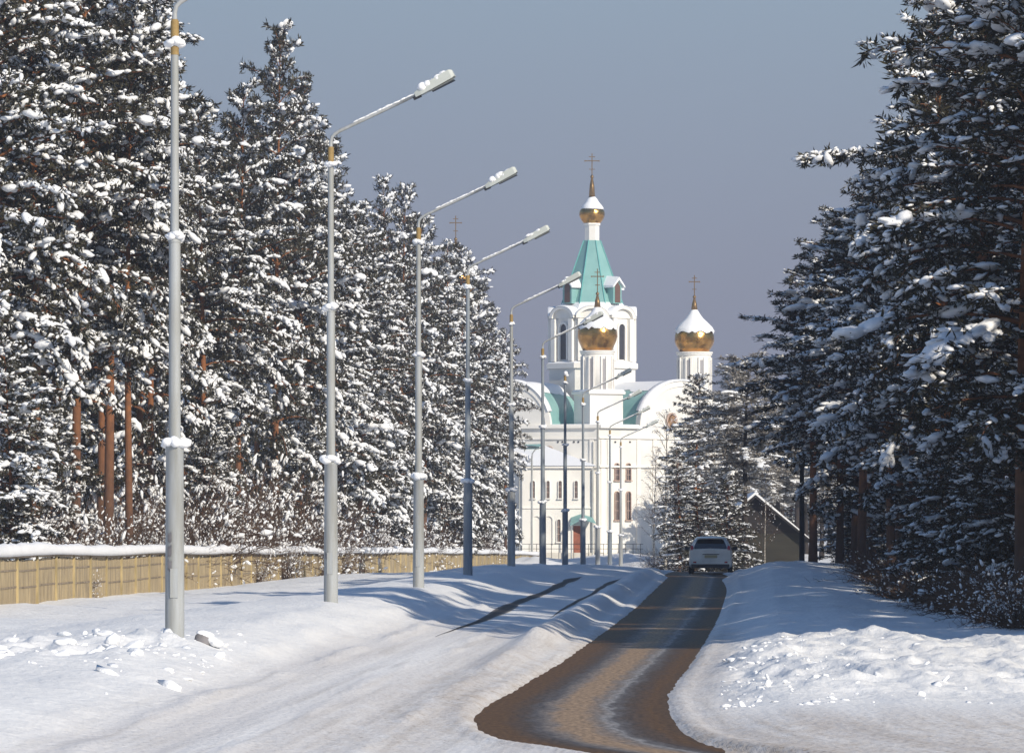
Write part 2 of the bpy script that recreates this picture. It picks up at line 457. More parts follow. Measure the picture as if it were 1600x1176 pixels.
def snow_ground_mat():
    m = bpy.data.materials.new("snow_ground"); m.use_nodes = True
    n = m.node_tree; L = n.links; bs = n.nodes["Principled BSDF"]
    bs.inputs["Roughness"].default_value = 0.6; bs.inputs["Specular IOR Level"].default_value = 0.06
    t = n.nodes.new("ShaderNodeTexCoord")
    def noise(scale, st, det=5):
        mp = n.nodes.new("ShaderNodeMapping"); mp.inputs["Scale"].default_value = st
        mp.inputs["Rotation"].default_value = (0, 0, 0.0535)
        L.new(t.outputs["Object"], mp.inputs[0])
        no = n.nodes.new("ShaderNodeTexNoise"); no.inputs["Scale"].default_value = scale; no.inputs["Detail"].default_value = det
        L.new(mp.outputs[0], no.inputs[0]); return no
    def rampf(src, a, bb):
        r = n.nodes.new("ShaderNodeMapRange"); r.inputs[1].default_value = a; r.inputs[2].default_value = bb
        L.new(src, r.inputs[0]); return r.outputs[0]
    def mul(a, c):
        q = n.nodes.new("ShaderNodeMath"); q.operation = 'MULTIPLY'; L.new(a, q.inputs[0])
        if isinstance(c, float): q.inputs[1].default_value = c
        else: L.new(c, q.inputs[1])
        return q.outputs[0]
    def mix(f, a, c):
        q = n.nodes.new("ShaderNodeMix"); q.data_type = 'RGBA'; L.new(f, q.inputs[0])
        for k, v in ((6, a), (7, c)):
            if isinstance(v, tuple): q.inputs[k].default_value = (*v, 1)
            else: L.new(v, q.inputs[k])
        return q.outputs[2]
    asv = n.nodes.new("ShaderNodeAttribute"); asv.attribute_name = "along"; asv.attribute_type = 'GEOMETRY'
    def streak(sc3, det=5):
        mp = n.nodes.new("ShaderNodeMapping"); mp.inputs["Scale"].default_value = sc3; L.new(asv.outputs["Vector"], mp.inputs[0])
        no = n.nodes.new("ShaderNodeTexNoise"); no.inputs["Scale"].default_value = 1.0; no.inputs["Detail"].default_value = det
        L.new(mp.outputs[0], no.inputs[0]); return no
    at = n.nodes.new("ShaderNodeAttribute"); at.attribute_name = "pack"
    ad = n.nodes.new("ShaderNodeAttribute"); ad.attribute_name = "dirt"
    n1 = streak((1.3, .045, 1)); n5 = streak((5.0, .12, 1), 6); n2 = noise(3.0, (1, .35, 1)); n3 = noise(14.0, (1, .5, 1), 3); n4 = noise(.5, (1, .6, 1))
    fresh = mix(rampf(n4.outputs[0], .3, .7), (0.76, 0.765, 0.77), (0.83, 0.835, 0.835))
    packed = mix(rampf(n1.outputs[0], .35, .65), (0.64, 0.62, 0.61), (0.79, 0.785, 0.78))
    packed = mix(mul(rampf(n5.outputs[0], .52, .68), .45), packed, (0.50, 0.47, 0.44))
    packed = mix(mul(rampf(n3.outputs[0], .60, .75), .45), packed, (0.38, 0.34, 0.30))
    col = mix(at.outputs["Fac"], fresh, packed)
    dirtn = mul(ad.outputs["Fac"], rampf(n2.outputs[0], .25, .75))
    col = mix(dirtn, col, (0.46, 0.38, 0.30))
    grit = mul(mul(ad.outputs["Fac"], rampf(n3.outputs[0], .55, .7)), .7)
    col = mix(grit, col, (0.25, 0.18, 0.12))
    L.new(col, bs.inputs["Base Color"])
    bp = n.nodes.new("ShaderNodeBump"); bp.inputs["Strength"].default_value = 1; bp.inputs["Distance"].default_value = .03
    nb = noise(9.0, (1, .5, 1), 6)
    hm = n.nodes.new("ShaderNodeMath"); hm.operation = 'MULTIPLY_ADD'; sc_ = mul(at.outputs['Fac'], .45); L.new(n5.outputs[0], hm.inputs[0]); L.new(sc_, hm.inputs[1]); L.new(nb.outputs[0], hm.inputs[2])
    L.new(hm.outputs[0], bp.inputs["Height"]); L.new(bp.outputs[0], bs.inputs["Normal"])
    return m
ground = tag(b.build("snow_ground", snow_ground_mat(), smooth=True), kind='structure')
gx, gy = GX.ravel(), GY.ravel()
sv = gx - roadx(gy)
pack = np.clip(ss(sv, -5.3 - .0 * gy, -4.4) * (1 - ss(sv, 1.5, 2.4)) + (1 - ss(gy, 57, 62)) * ss(sv, 1.2, 2.2), 0, 1) * (1 - .75 * ss(gy, 88, 110))
dist = np.maximum(xl(gy) - gx, gx - xr(gy))
dirt = np.exp(-np.maximum(dist, 0) / .45) * .7 * (gy < 180) + .40 * np.exp(-((sv + 2.0) / .8) ** 2) * (1 - ss(gy, 70, 95)) + .5 * (1 - ss(gy, 55, 60)) * ss(sv, 1., 3)
dirt = np.clip(dirt, 0, 1) * np.where(gy > 100, .45, 1)
al = ground.data.attributes.new('along', 'FLOAT_VECTOR', 'POINT'); al.data.foreach_set('vector', np.stack([np.where(gx > xr(gy), gx - xr(gy) + 1.3, sv), gy, gy * 0], -1).astype(np.float32).ravel())
for nm, ar in (("pack", pack), ("dirt", dirt)):
    a = ground.data.attributes.new(nm, 'FLOAT', 'POINT'); a.data.foreach_set("value", ar.astype(np.float32))

def track_mat(name, stops, gritty=True):
    m = bpy.data.materials.new(name); m.use_nodes = True
    n = m.node_tree; L = n.links; bs = n.nodes["Principled BSDF"]
    uv = n.nodes.new("ShaderNodeUVMap")
    sp = n.nodes.new("ShaderNodeSeparateXYZ"); L.new(uv.outputs[0], sp.inputs[0])
    mp = n.nodes.new("ShaderNodeMapping"); mp.inputs["Scale"].default_value = (5, .35, 1); L.new(uv.outputs[0], mp.inputs[0])
    no = n.nodes.new("ShaderNodeTexNoise"); no.inputs["Scale"].default_value = 2.0; no.inputs["Detail"].default_value = 6; L.new(mp.outputs[0], no.inputs[0])
    ma = n.nodes.new("ShaderNodeMath"); ma.operation = 'MULTIPLY_ADD'; ma.inputs[1].default_value = .17; ma.inputs[2].default_value = -.085; L.new(no.outputs[0], ma.inputs[0])
    ad = n.nodes.new("ShaderNodeMath"); L.new(sp.outputs[0], ad.inputs[0]); L.new(ma.outputs[0], ad.inputs[1])
    r = n.nodes.new("ShaderNodeValToRGB"); L.new(ad.outputs[0], r.inputs[0])
    el_ = r.color_ramp.elements
    el_[0].position = stops[0][0]; el_[0].color = (*stops[0][1], 1)
    el_[1].position = stops[-1][0]; el_[1].color = (*stops[-1][1], 1)
    for p, c in stops[1:-1]:
        q = el_.new(p); q.color = (*c, 1)
    mp2 = n.nodes.new("ShaderNodeMapping"); mp2.inputs["Scale"].default_value = (38, 3.5, 1); L.new(uv.outputs[0], mp2.inputs[0])
    n2 = n.nodes.new("ShaderNodeTexNoise"); n2.inputs["Scale"].default_value = 1.0; n2.inputs["Detail"].default_value = 6; L.new(mp2.outputs[0], n2.inputs[0])
    mr2 = n.nodes.new("ShaderNodeMapRange"); mr2.inputs[1].default_value = .3; mr2.inputs[2].default_value = .7; mr2.inputs[3].default_value = .6; mr2.inputs[4].default_value = 1.4; L.new(n2.outputs[0], mr2.inputs[0])
    vm = n.nodes.new("ShaderNodeVectorMath"); vm.operation = 'SCALE'; L.new(r.outputs[0], vm.inputs[0]); L.new(mr2.outputs[0], vm.inputs[3])
    L.new(vm.outputs[0], bs.inputs["Base Color"])
    bs.inputs["Roughness"].default_value = .55; bs.inputs["Specular IOR Level"].default_value = .045
    bp = n.nodes.new("ShaderNodeBump"); bp.inputs["Distance"].default_value = .006; L.new(n2.outputs[0], bp.inputs["Height"]); L.new(bp.outputs[0], bs.inputs["Normal"])
    return m
BR = (0.115, 0.062, 0.024); GR = (0.082, 0.058, 0.042); IC = (0.20, 0.168, 0.145); SA = (0.31, 0.215, 0.135)
M['strip'] = track_mat("swept_sandy_asphalt", [(0, BR), (.15, BR), (.26, GR), (.32, (.10, .09, .088)), (.38, IC), (.44, SA), (.55, SA), (.62, IC), (.675, (.26, .25, .245)), (.70, (.12, .11, .108)), (.78, GR), (.88, BR), (1, (.085, .052, .027))])
M['rut'] = track_mat("dark_wheel_rut", [(0, (.2, .19, .19)), (.25, (.028, .026, .028)), (.75, (.028, .026, .028)), (1, (.2, .2, .2))])
def ribbon(name, yv, xa, xb, m, dz, nu=16):
    b = MB(); nv = len(yv); u = np.linspace(0, 1, nu)
    Xg = xa[:, None] * (1 - u) + xb[:, None] * u; Yg = np.repeat(yv[:, None], nu, 1)
    edgez = base(Yg) + dz
    b.add(np.stack([Xg, Yg, edgez + CZ], -1).reshape(-1, 3), np.stack([np.arange(nv - 1)[:, None] * nu + np.arange(nu - 1)[None], np.arange(nv - 1)[:, None] * nu + np.arange(nu - 1)[None] + 1, (np.arange(nv - 1)[:, None] + 1) * nu + np.arange(nu - 1)[None] + 1, (np.arange(nv - 1)[:, None] + 1) * nu + np.arange(nu - 1)[None]], -1).reshape(-1, 4))
    o = b.build(name, m, smooth=True)
    uvl = o.data.uv_layers.new(name="UVMap")
    li = np.zeros(len(o.data.loops), dtype=np.int64); o.data.loops.foreach_get("vertex_index", li)
    dl = np.concatenate([[0], np.cumsum(np.hypot(np.diff(yv), np.diff(xa)))])
    UV = np.stack([np.tile(u, nv), np.repeat(dl, nu)], -1)[li]
    uvl.data.foreach_set("uv", UV.ravel())
    return tag(o, kind='structure')
yv = np.concatenate([np.arange(max(LY[0], RY[0]), 110, .2), np.arange(110, 186, .5), np.arange(186, 300, 1.5)])
ribbon("road", yv, xl(yv) - .10, xr(yv) + .10, M['strip'], -.012)
def rut(y0, y1, s0, wd):
    yy = np.arange(y0, y1, .4)
    wv = wd * ss(yy, y0, y0 + 22) * (1 - ss(yy, y1 - 9, y1)) * (0.8 + .5 * vn(yy / 3., yy * 0, 77)) + .01
    cx = roadx(yy) + s0 + .05 * np.sin(yy / 5)
    b = MB(); nu = 6; u = np.linspace(-.5, .5, nu)
    Xg = cx[:, None] + wv[:, None] * u; Yg = np.repeat(yy[:, None], nu, 1)
    Zg = np.maximum.reduce([height(Xg.ravel(), Yg.ravel()).reshape(Xg.shape)]) + .012
    nv = len(yy)
    ii = np.arange(nv - 1)[:, None] * nu; jj = np.arange(nu - 1)[None]
    b.add(np.stack([Xg, Yg, Zg + CZ], -1).reshape(-1, 3), np.stack([ii + jj, ii + jj + 1, ii + nu + jj + 1, ii + nu + jj], -1).reshape(-1, 4))
    o = b.build("road_rut", M['rut'], smooth=True)
    uvl = o.data.uv_layers.new(name="UVMap")
    li = np.zeros(len(o.data.loops), dtype=np.int64); o.data.loops.foreach_get("vertex_index", li)
    UV = np.stack([np.tile(u + .5, nv), np.repeat(yy, nu)], -1)[li]; uvl.data.foreach_set("uv", UV.ravel())
    tag(o, kind='structure')
rut(88, 160, -3.72, .36)
rut(106, 162, -2.45, .26)

# ploughed snow chunks
def chunks(name, n, fx, fy, s0, s1, seed):
    rs = np.random.RandomState(seed); b = MB()
    x, y = fx(rs, n), fy(rs, n)
    z = height(x, y) + CZ
    sz = s0 + (s1 - s0) * rs.uniform(0, 1, n) ** 3
    size = np.stack([sz * rs.uniform(.8, 2.0, n), sz * rs.uniform(.6, 1.2, n), sz * rs.uniform(.3, .8, n)], -1)
    d = rs.normal(size=(n, 3)); d[:, 2] *= .4
    lv = [lumpy(ICO2 if q % 2 else ICO1, 80 + q, .30) for q in range(10)]
    blobs(b, np.stack([x, y, z - sz * .05], -1), size, d, rs, lv)
    o = b.build(name, M['snow'], smooth=True); return tag(o, kind='stuff')
o = chunks("snow_chunks", 260, lambda r, n: r.uniform(-9, -4.0, n), lambda r, n: r.normal(63, 3.5, n), .02, .15, 5)
tag(o, "broken lumps of ploughed snow around the nearest lamp post", "snow lumps")
def fyR(r, n): return r.uniform(62, 86, n)
rsR = np.random.RandomState(6)
yR = rsR.uniform(60, 82, 330)
o = chunks("snow_chunks", 330, lambda r, n: roadx(yR) + 1.8 + r.gamma(1.6, .8, n), lambda r, n: yR, .015, .07, 6)
tag(o, "broken lumps of ploughed snow right of the swept road", "snow lumps")

# ------------------------------------------------------------------ lamp posts
def snow_ring(b, z, r, rs, big=1.0):
    k = 7
    an = np.arange(k) * 2 * PI / k + rs.uniform(0, 1)
    cen = np.stack([np.cos(an) * r * .95, np.sin(an) * r * .95, z + rs.uniform(-.01, .04, k)], -1)
    size = np.stack([rs.uniform(.09, .13, k) * big, rs.uniform(.075, .11, k) * big, rs.uniform(.05, .085, k) * big], -1)
    blobs(b, cen, size, np.stack([-np.sin(an), np.cos(an), an * 0], -1), rs)
def make_lamp(seed, arm=True, steel='steel'):
    rs = np.random.RandomState(seed)
    t = thing("street_lamp", "x", "street lamp", group="street lamps along the left of the road")
    p = MB()
    lathe(p, [(.142, -1.2), (.140, 0), (.128, 2.74), (.132, 2.745), (.132, 2.79), (.086, 2.82), (.083, 5.72), (.092, 5.725), (.092, 5.78), (.062, 5.80), (.056, 8.62)], n=20)
    pole = p.build("pole", M[steel], t, smooth=False)
    for q in pole.data.polygons: q.use_smooth = True
    pole.data.set_sharp_from_angle(angle=math.radians(40)) if hasattr(pole.data, 'set_sharp_from_angle') else None
    s = MB(); lathe(s, [(.06, 8.42 if seed == 100 else 8.62), (.06, 8.9), (.045, 8.93)], n=16); s.build("sleeve", M['sleeve'], t, smooth=False)
    h = MB(); box(h, (.0, -.135, .62), (.11, .02, .42)); h.build("hatch", M[steel], t)
    a = MB()
    pts = [(0, 0, 8.9), (0, 0, 9.03), (.02, 0, 9.12), (.08, 0, 9.18), (.18, 0, 9.24), (1.0, 0, 9.61), (1.70, 0, 9.93)]
    if arm:
        tube(a, pts, [.036, .036, .036, .036, .036, .034, .032], 10); a.build("arm", M['steel'], t, smooth=True)
        hd = MB()
        # head: wedge-shaped housing along the arm direction
        L0 = np.array([1.66, 0, 9.91]); d = np.array([.895, 0, .446]); up = np.array([-.446, 0, .895]); sd = np.array([0, 1.0, 0])
        def prism(bm, secs):
            vv = []
            for (u, wd, lo, hi) in secs:
                for (a_, c_) in ((-wd, lo), (wd, lo), (wd * .8, hi), (-wd * .8, hi)):
                    vv.append(L0 + d * u + sd * a_ + up * c_)
            f = []
            for k in range(len(secs) - 1):
                for q in range(4): f.append((k * 4 + q, k * 4 + (q + 1) % 4, k * 4 + 4 + (q + 1) % 4, k * 4 + 4 + q))
            f.append((3, 2, 1, 0)); e_ = (len(secs) - 1) * 4; f.append((e_, e_ + 1, e_ + 2, e_ + 3)); bm.add(vv, f)
        prism(hd, [(0, .05, -.04, .05), (.12, .09, -.05, .08), (.34, .12, -.05, .10), (.35, .12, -.05, .12), (.80, .15, -.04, .14), (.86, .13, -.02, .11)])
        hd.build("lamp_head", M['lamp'], t)
        gl = MB(); prism(gl, [(.33, .11, -.085, -.052), (.82, .14, -.085, -.042)]); gl.build("lamp_glass", M['lens'], t)
        cl = MB(); prism(cl, [(-.06, .045, -.07, -.01), (.1, .07, -.075, -.052)]); cl.build("clamp", M['dark_plastic'], t)
    sn = MB()
    for z, r, bg_ in ((2.83, .13, 1.0), (5.80, .085, .82), (8.58, .06, .85)):
        sn = MB(); snow_ring(sn, z, r, rs, bg_ * rs.uniform(.85, 1.12)); sn.build('snow_cap', M['snow'], t, smooth=True)
    sn = MB()
    if arm:
        cs = L0 + np.array([.14, 0, .17]); k = 6
        cen = np.stack([cs + d * (i_ * .085) + np.array([0, rs.uniform(-.02, .02), 0]) for i_ in range(k)])
        amt = rs.uniform(.6, 1.1)
        blobs(sn, cen, np.stack([np.full(k, .11), np.full(k, .1), rs.uniform(.05, .085, k) * amt], -1), np.tile(d, (k, 1)), rs)
        st = np.linspace(0.2, .95, 16)[:, None]
        P0 = np.array([.18, 0, 9.24 + .04]); P1 = np.array([1.70, 0, 9.93 + .04])
        blobs(sn, P0 + (P1 - P0) * st, np.stack([np.full(16, .08), np.full(16, .03), rs.uniform(.012, .025, 16)], -1), np.tile(d, (16, 1)), rs)
    else:
        blobs(sn, np.array([[0, 0, 9.0], [.05, 0, 8.95]]), np.array([[.12, .11, .1], [.1, .1, .08]]), np.array([[1, 0, 0], [0, 1, 0.]]), rs)
    sn.build("snow_cap", M['snow'], t, smooth=True)
    return t
lamp_txt = ["nearest grey street lamp post, its arm out of frame, snow lumps round its base",
 "second grey street lamp post with long raised arm and snow on its head",
 "third street lamp post, arm reaching over the pointed treetops",
 "fourth street lamp post, in shade low down, arm ending beside the distant small cross",
 "fifth street lamp post at the fence's far end, head before the teal tent roof",
 "sixth street lamp post, its head before the bell tower arches",
 "armless lamp post capped with a snow lump left of the church door",
 "lamp post whose pole passes just right of the red church door",
 "lamp post with its head at the left edge of the teal barrel roof",
 "lamp post with snowy arm left of the pair of church windows",
 "farthest and smallest lamp post between the paired church windows"]
lamps = []
for i_, (y, px, z) in enumerate(zip(PY, PPX, PZ)):
    t = make_lamp(100 + i_, arm=(i_ != 6), steel='steel' if i_ in (0, 1, 2, 4, 8, 10) else 'shaded_steel')  # posts that stand in shade take the darker, bluer copy of the steel
    t.location = (X(px, y), y, z + CZ - .04); t.rotation_euler = (0, 0, [0, -.12, -.1, -.08, -.1, -.15, 0, -.1, -.12, -.1, -.1][i_])
    t['label'] = lamp_txt[i_]; lamps.append(t)
for ti, zs in ((0, (1.02, 1.22, 1.42)), (1, (.9,))):
    rs_ = np.random.RandomState(ti + 3)
    for zz_ in zs:
        b = MB(); n_ = 7; a0 = -PI / 2 - .75; v = []
        for q in range(n_ + 1):
            a = a0 + .5 * q / n_; r_ = .1415
            v += [(r_ * math.cos(a), r_ * math.sin(a), zz_ + rs_.uniform(-.03, .03)), (r_ * math.cos(a), r_ * math.sin(a), zz_ + .13 + rs_.uniform(-.05, .05))]
        b.add(v, [(2 * q, 2 * q + 2, 2 * q + 3, 2 * q + 1) for q in range(n_)]); b.build("torn_notice", M['stone'], lamps[ti])
# slim post with curved top before the church
t = thing("street_lamp", "slim lamp post with curved top standing left of the church annex windows", "street lamp", (X(831, 395), 395, Z(885, 395)))
p = MB(); tube(p, [(0, 0, -1), (0, 0, 9.2), (.05, 0, 9.7), (.3, 0, 10.05), (.8, 0, 10.2)], [.11, .08, .06, .05, .045], 10); p.build("pole", M['steel'], t, smooth=True)
p = MB(); box(p, (.95, 0, 10.15), (.4, .2, .12)); p.build("lamp_head", M['lamp'], t)

t = tag(MB(), None) if False else None
b = MB(); blobs(b, np.array([[0, 0, .05]]), np.array([[.14, .12, .12]]), np.array([[1, .2, 0.]]), np.random.RandomState(3), [lumpy(ICO3, 5, .13)])
yk = 66.0
k = b.build("stone", M['stone'], None, smooth=True, loc=(X(318, yk), yk, H(X(318, yk), yk)))
tag(k, "rounded grey lump lying in the snow right of the nearest lamp post", "stone")

b = MB(); rs_ = np.random.RandomState(8)
blobs(b, np.array([[.03, 0, .12], [.13, .0, .04], [.17, -.02, .0], [-.02, .02, .14]]), np.array([[.12, .09, .05], [.09, .08, .06], [.12, .09, .05], [.08, .07, .04]]), np.array([[1, 0, -.2]] * 4), rs_)
b.build("snow_cap", M['snow'], k, smooth=True)
# ------------------------------------------------------------------ fence
def build_fence():
    t = thing("board_fence", "long weathered yellow board fence capped with snow along the wood", "fence")
    pts = [(X(p, y), y) for p, y in FP]
    P = np.array(pts); seg = np.hypot(*np.diff(P, axis=0).T); cum = np.concatenate([[0], np.cumsum(seg)])
    ztop = np.array([Z(866, y) for p, y in FP]); ztop[1] = Z(871, 125); ztop[-3:] = [Z(864, 290), Z(866, 372), Z(868, 400)]
    # smooth the polyline
    def at(s):
        return np.array([np.interp(s, cum, P[:, 0]), np.interp(s, cum, P[:, 1])]), np.interp(s, cum, ztop)
    step = 4.0; n = int(cum[-1] / step)
    rs = np.random.RandomState(4)
    capv = []
    for i in range(n):
        p0, z0 = at(i * step); p1, z1 = at((i + 1) * step)
        wob = .03 * math.sin(i * .9) + rs.uniform(-.02, .02)
        z0 += wob; z1 += wob
        d = p1 - p0; L = np.hypot(*d); a = math.atan2(d[1], d[0]); nrm = np.array([d[1], -d[0]]) / L
        gz = min(H(*p0), H(*p1)) - .4
        b = MB(); nb = 27
        for k in range(nb):
            c = p0 + d * (k + .5) / nb + nrm * (rs.uniform(0, .012) + .0)
            zt = z0 + (z1 - z0) * (k + .5) / nb - rs.uniform(0.04, .10)
            box(b, (c[0], c[1], gz), (L / nb * .93, .022, zt - gz), a)
        b.build("panel", M['fence'], t)
        b = MB(); c = p0 + nrm * .045; box(b, (c[0], c[1], gz), (.13, .07, z0 - gz - .06), a)
        vv = np.array([[-.065, -.035, 0], [.065, -.035, 0], [.065, .035, 0], [-.065, .035, 0], [0, -.035, .07], [0, .035, .07]])
        ca, sa = math.cos(a), math.sin(a)
        vv = vv @ np.array([[ca, sa, 0], [-sa, ca, 0], [0, 0, 1]]) + np.array([c[0], c[1], z0 - .06])
        b.add(vv, [(0, 1, 4), (2, 3, 5), (1, 2, 5, 4), (3, 0, 4, 5)])
        b.build("post", M['post'], t)
        if i < 30:
            b = MB(); c = (p0 + p1) / 2 + nrm * .022
            for hh in (.38, .85):
                box(b, (c[0], c[1], (z0 + z1) / 2 - hh), (L - .16, .018, .05), a)
            b.build("rail", M['grime'], t)
    # top board and snow cap
    b = MB(); s = np.arange(0, cum[-1], .35); cen = np.array([[*at(q)[0], at(q)[1]] for q in s])
    wb = .03 * np.sin(s / step * .9)
    cen[:, 2] += wb + .02
    tube(b, cen, .05, 5)
    b.build("top_rail", M['grime'], t)
    b = MB(); m = len(s)
    lump = .10 * vn(s / 2.3, s * 0, 6) + .05 * vn(s / .6, s * 0, 8)
    prof = [(-.19, -.03), (-.23, .08), (-.17, .23), (0, .30), (.17, .23), (.23, .08), (.19, -.03)]
    dd = np.gradient(cen[:, :2], axis=0); dd /= np.linalg.norm(dd, axis=1, keepdims=True); nn = np.stack([dd[:, 1], -dd[:, 0]], -1)
    V = []
    for (o, h) in prof:
        oo = o * (1 + lump * 2); hh = h * (1 + lump * 3) + .05
        V.append(np.stack([cen[:, 0] + nn[:, 0] * oo, cen[:, 1] + nn[:, 1] * oo, cen[:, 2] + hh], -1))
    V = np.stack(V, 1).reshape(-1, 3); k = len(prof)
    f = []
    for i in range(m - 1):
        for q in range(k):
            f.append((i * k + q, i * k + (q + 1) % k, (i + 1) * k + (q + 1) % k, (i + 1) * k + q))
    b.add(V, f); b.build("snow_cap", M['snow'], t, smooth=True)
build_fence()

# ------------------------------------------------------------------ trees
def gen_pine(seed, Hh=20.0, cb=.18, Rm=3.0, nl=105, snow=1.0, sides=1.0, peak=.28, nm=None, blade=.30, dens=1.0, pw=.6):
    rs = np.random.RandomState(seed)
    tr = MB()
    zz = np.linspace(0, Hh, 14)
    sway = np.stack([.25 * np.sin(zz / Hh * 2.2 + rs.uniform(0, 6)) * zz / Hh, .25 * np.sin(zz / Hh * 1.8 + rs.uniform(0, 6)) * zz / Hh], -1)
    def tp(z): return np.array([np.interp(z, zz, sway[:, 0]), np.interp(z, zz, sway[:, 1]), z])
    r0 = .0088 * Hh
    zt = np.concatenate([[-1.0], zz]); sw = np.vstack([sway[:1], sway])
    tube(tr, np.column_stack([sw, zt]), np.clip(r0 * (1 - np.clip(zt, 0, Hh) / Hh) ** .8, .02, 1) * np.where(zt < .5, 1.15, 1), 9)
    TC, TD, TW, TB = [], [], [], []       # tuft centre, direction, weight
    SC_, SS_, SD_ = [], [], []
    PC_, PS_, PD_ = [], [], []
    ga = rs.uniform(0, 6)
    for i in range(nl):
        u = (i + rs.uniform(-.4, .4)) / nl
        u = min(max(u, 0), .995)
        z = Hh * (cb + (1 - cb) * u)
        ga += 2.39996 + rs.uniform(-.5, .5)
        prof = (.55 + .45 * min(1, u / peak)) if u < peak else ((1 - u) / (1 - peak)) ** pw
        L = Rm * prof * rs.uniform(.58, 1.14) + .4
        if rs.uniform() < .05: L *= 1.25
        e0 = math.radians(rs.uniform(2, 26) + 40 * u ** 2)
        droop = math.radians(rs.uniform(35, 78)) * (1 - .6 * u)
        bs_ = np.clip(rs.normal(.78, .28), .12, 1.15)
        k = 6; p = tp(z); pts = [p]; a = ga
        for q in range(k):
            pe = e0 - droop * (q / (k - 1)) ** 1.0
            a += rs.uniform(-.12, .12)
            p = p + L / k * np.array([math.cos(a) * math.cos(pe), math.sin(a) * math.cos(pe), math.sin(pe)])
            pts.append(p)
        pts = np.array(pts)
        rb = .012 + .018 * L * (1 - .5 * u)
        tube(tr, pts, np.linspace(rb, .008, k + 1), 4, cap=False)
        ns = max(3, int(L * 4.8 * sides))
        for q in range(ns):
            s = .10 + .90 * (q + rs.uniform(0, 1)) / ns
            ki = min(int(s * k), k - 1); fr = s * k - ki
            c = pts[ki] * (1 - fr) + pts[ki + 1] * fr
            dr = pts[ki + 1] - pts[ki]; dr /= np.linalg.norm(dr)
            side = 1 if q % 2 else -1
            aa = math.atan2(dr[1], dr[0]) + side * math.radians(rs.uniform(25, 75))
            pe = math.asin(np.clip(dr[2], -1, 1)) + math.radians(rs.uniform(-38, 42))
            ln = rs.uniform(.25, .62) * (1.15 - .5 * s) * min(1, .4 + L / 3)
            dv = np.array([math.cos(aa) * math.cos(pe), math.sin(aa) * math.cos(pe), math.sin(pe)])
            e1 = c + dv * ln + np.array([0, 0, -.08 * ln])
            tube(tr, np.array([c, e1]), [.009, .005], 3, cap=False)
            m = 1 + int(ln / .24)
            for g in range(m):
                fq = (g + rs.uniform(.5, 1)) / m
                TC.append(c + (e1 - c) * fq); TD.append(dv); TW.append(rs.uniform(.8, 1.25)); TB.append(bs_ * (.55 + .6 * s))
        TC.append(pts[-1]); TD.append(pts[-1] - pts[-2]); TW.append(1.1); TB.append(bs_)
        # ridges of snow lying along the limb
        if rs.uniform() < .75 * snow * bs_:
            for s in np.arange(.25, 1, .11):
                ki = min(int(s * k), k - 1); fr = s * k - ki
                c = pts[ki] * (1 - fr) + pts[ki + 1] * fr
                if rs.uniform() < .65:
                    SC_.append(c + np.array([0, 0, .05])); SD_.append(pts[ki + 1] - pts[ki]); q = rs.uniform(.7, 1.3)
                    SS_.append([.16 * q, .06 * q, .045 * q])
        # soft pads bending the bough ends
        if rs.uniform() < 1.1 * snow * bs_:
            big = rs.uniform(.85, 1.5) * min(1.15, .55 + L * .22)
            for s in np.arange(.38, 1.04, .115):
                ki = min(int(s * k), k - 1); fr = s * k - ki
                if rs.uniform() < .88:
                    c = pts[ki] * (1 - fr) + pts[ki + 1] * fr; q = big * np.clip(np.exp(rs.normal(0, .3)), .5, 1.2)
                    dv = pts[ki + 1] - pts[ki]; dv = dv / np.linalg.norm(dv); sdv = np.array([-dv[1], dv[0], 0]) * rs.normal() * .16
                    PC_.append(c + sdv + np.array([0, 0, .07])); PD_.append(dv + rs.normal(size=3) * .25); PS_.append([.165 * q, .11 * q, .07 * q])
                    PC_.append(c + rs.normal(size=3) * .10 * [1, 1, .4] + np.array([0, 0, .05])); PD_.append(dv + rs.normal(size=3) * .4); PS_.append([.12 * q, .08 * q, .055 * q])
    TC.append(tp(Hh)); TD.append(np.array([0, 0, 1.])); TW.append(1.0); TB.append(.3)
    TC = np.array(TC); TD = np.array(TD); TD /= np.linalg.norm(TD, axis=1, keepdims=True); TW = np.array(TW)
    # needle tufts
    nb = int(14 * dens); N = len(TC)
    dirs = rs.normal(size=(N, nb, 3)); dirs /= np.linalg.norm(dirs, axis=2, keepdims=True)
    dirs = dirs * .9 + TD[:, None] * .55 + np.array([0, 0, .12]); dirs /= np.linalg.norm(dirs, axis=2, keepdims=True)
    ln = (blade * rs.uniform(.5, 1.05, (N, nb, 1))) * TW[:, None, None]
    org = TC[:, None] + rs.normal(size=(N, nb, 3)) * .05
    tip = org + dirs * ln
    sidev = np.cross(dirs, rs.normal(size=(N, nb, 3))); sidev /= np.linalg.norm(sidev, axis=2, keepdims=True)
    wd = .030 * rs.uniform(.7, 1.3, (N, nb, 1))
    V = np.stack([org - sidev * wd * .5, org + dirs * ln * .55 + sidev * wd, tip, org + dirs * ln * .45 - sidev * wd], 2).reshape(-1, 3)
    cr = MB(); cr.add(V, np.arange(N * nb * 4).reshape(-1, 4))
    # snow pads
    hfrac = TC[:, 2] / Hh
    TB = np.array(TB)
    reps = 4
    pr = np.clip(.54 * snow * TB - .35 * np.clip(hfrac - .8, 0, 1) / .2, .05, 1)
    P_ = np.repeat(TC, reps, 0); D_ = np.repeat(TD, reps, 0); W_ = np.repeat(TW, reps); B_ = np.repeat(TB, reps)
    keep = rs.uniform(size=len(P_)) < np.repeat(pr, reps)
    P_, D_, W_, B_ = P_[keep], D_[keep], W_[keep], B_[keep]
    K = len(P_)
    J_ = rs.normal(size=(K, 3)); J_[:, 2] *= .3
    q = np.clip(np.exp(rs.normal(0, .38, K)), .4, 2.3) * .050 * W_ * (.75 + .4 * B_)
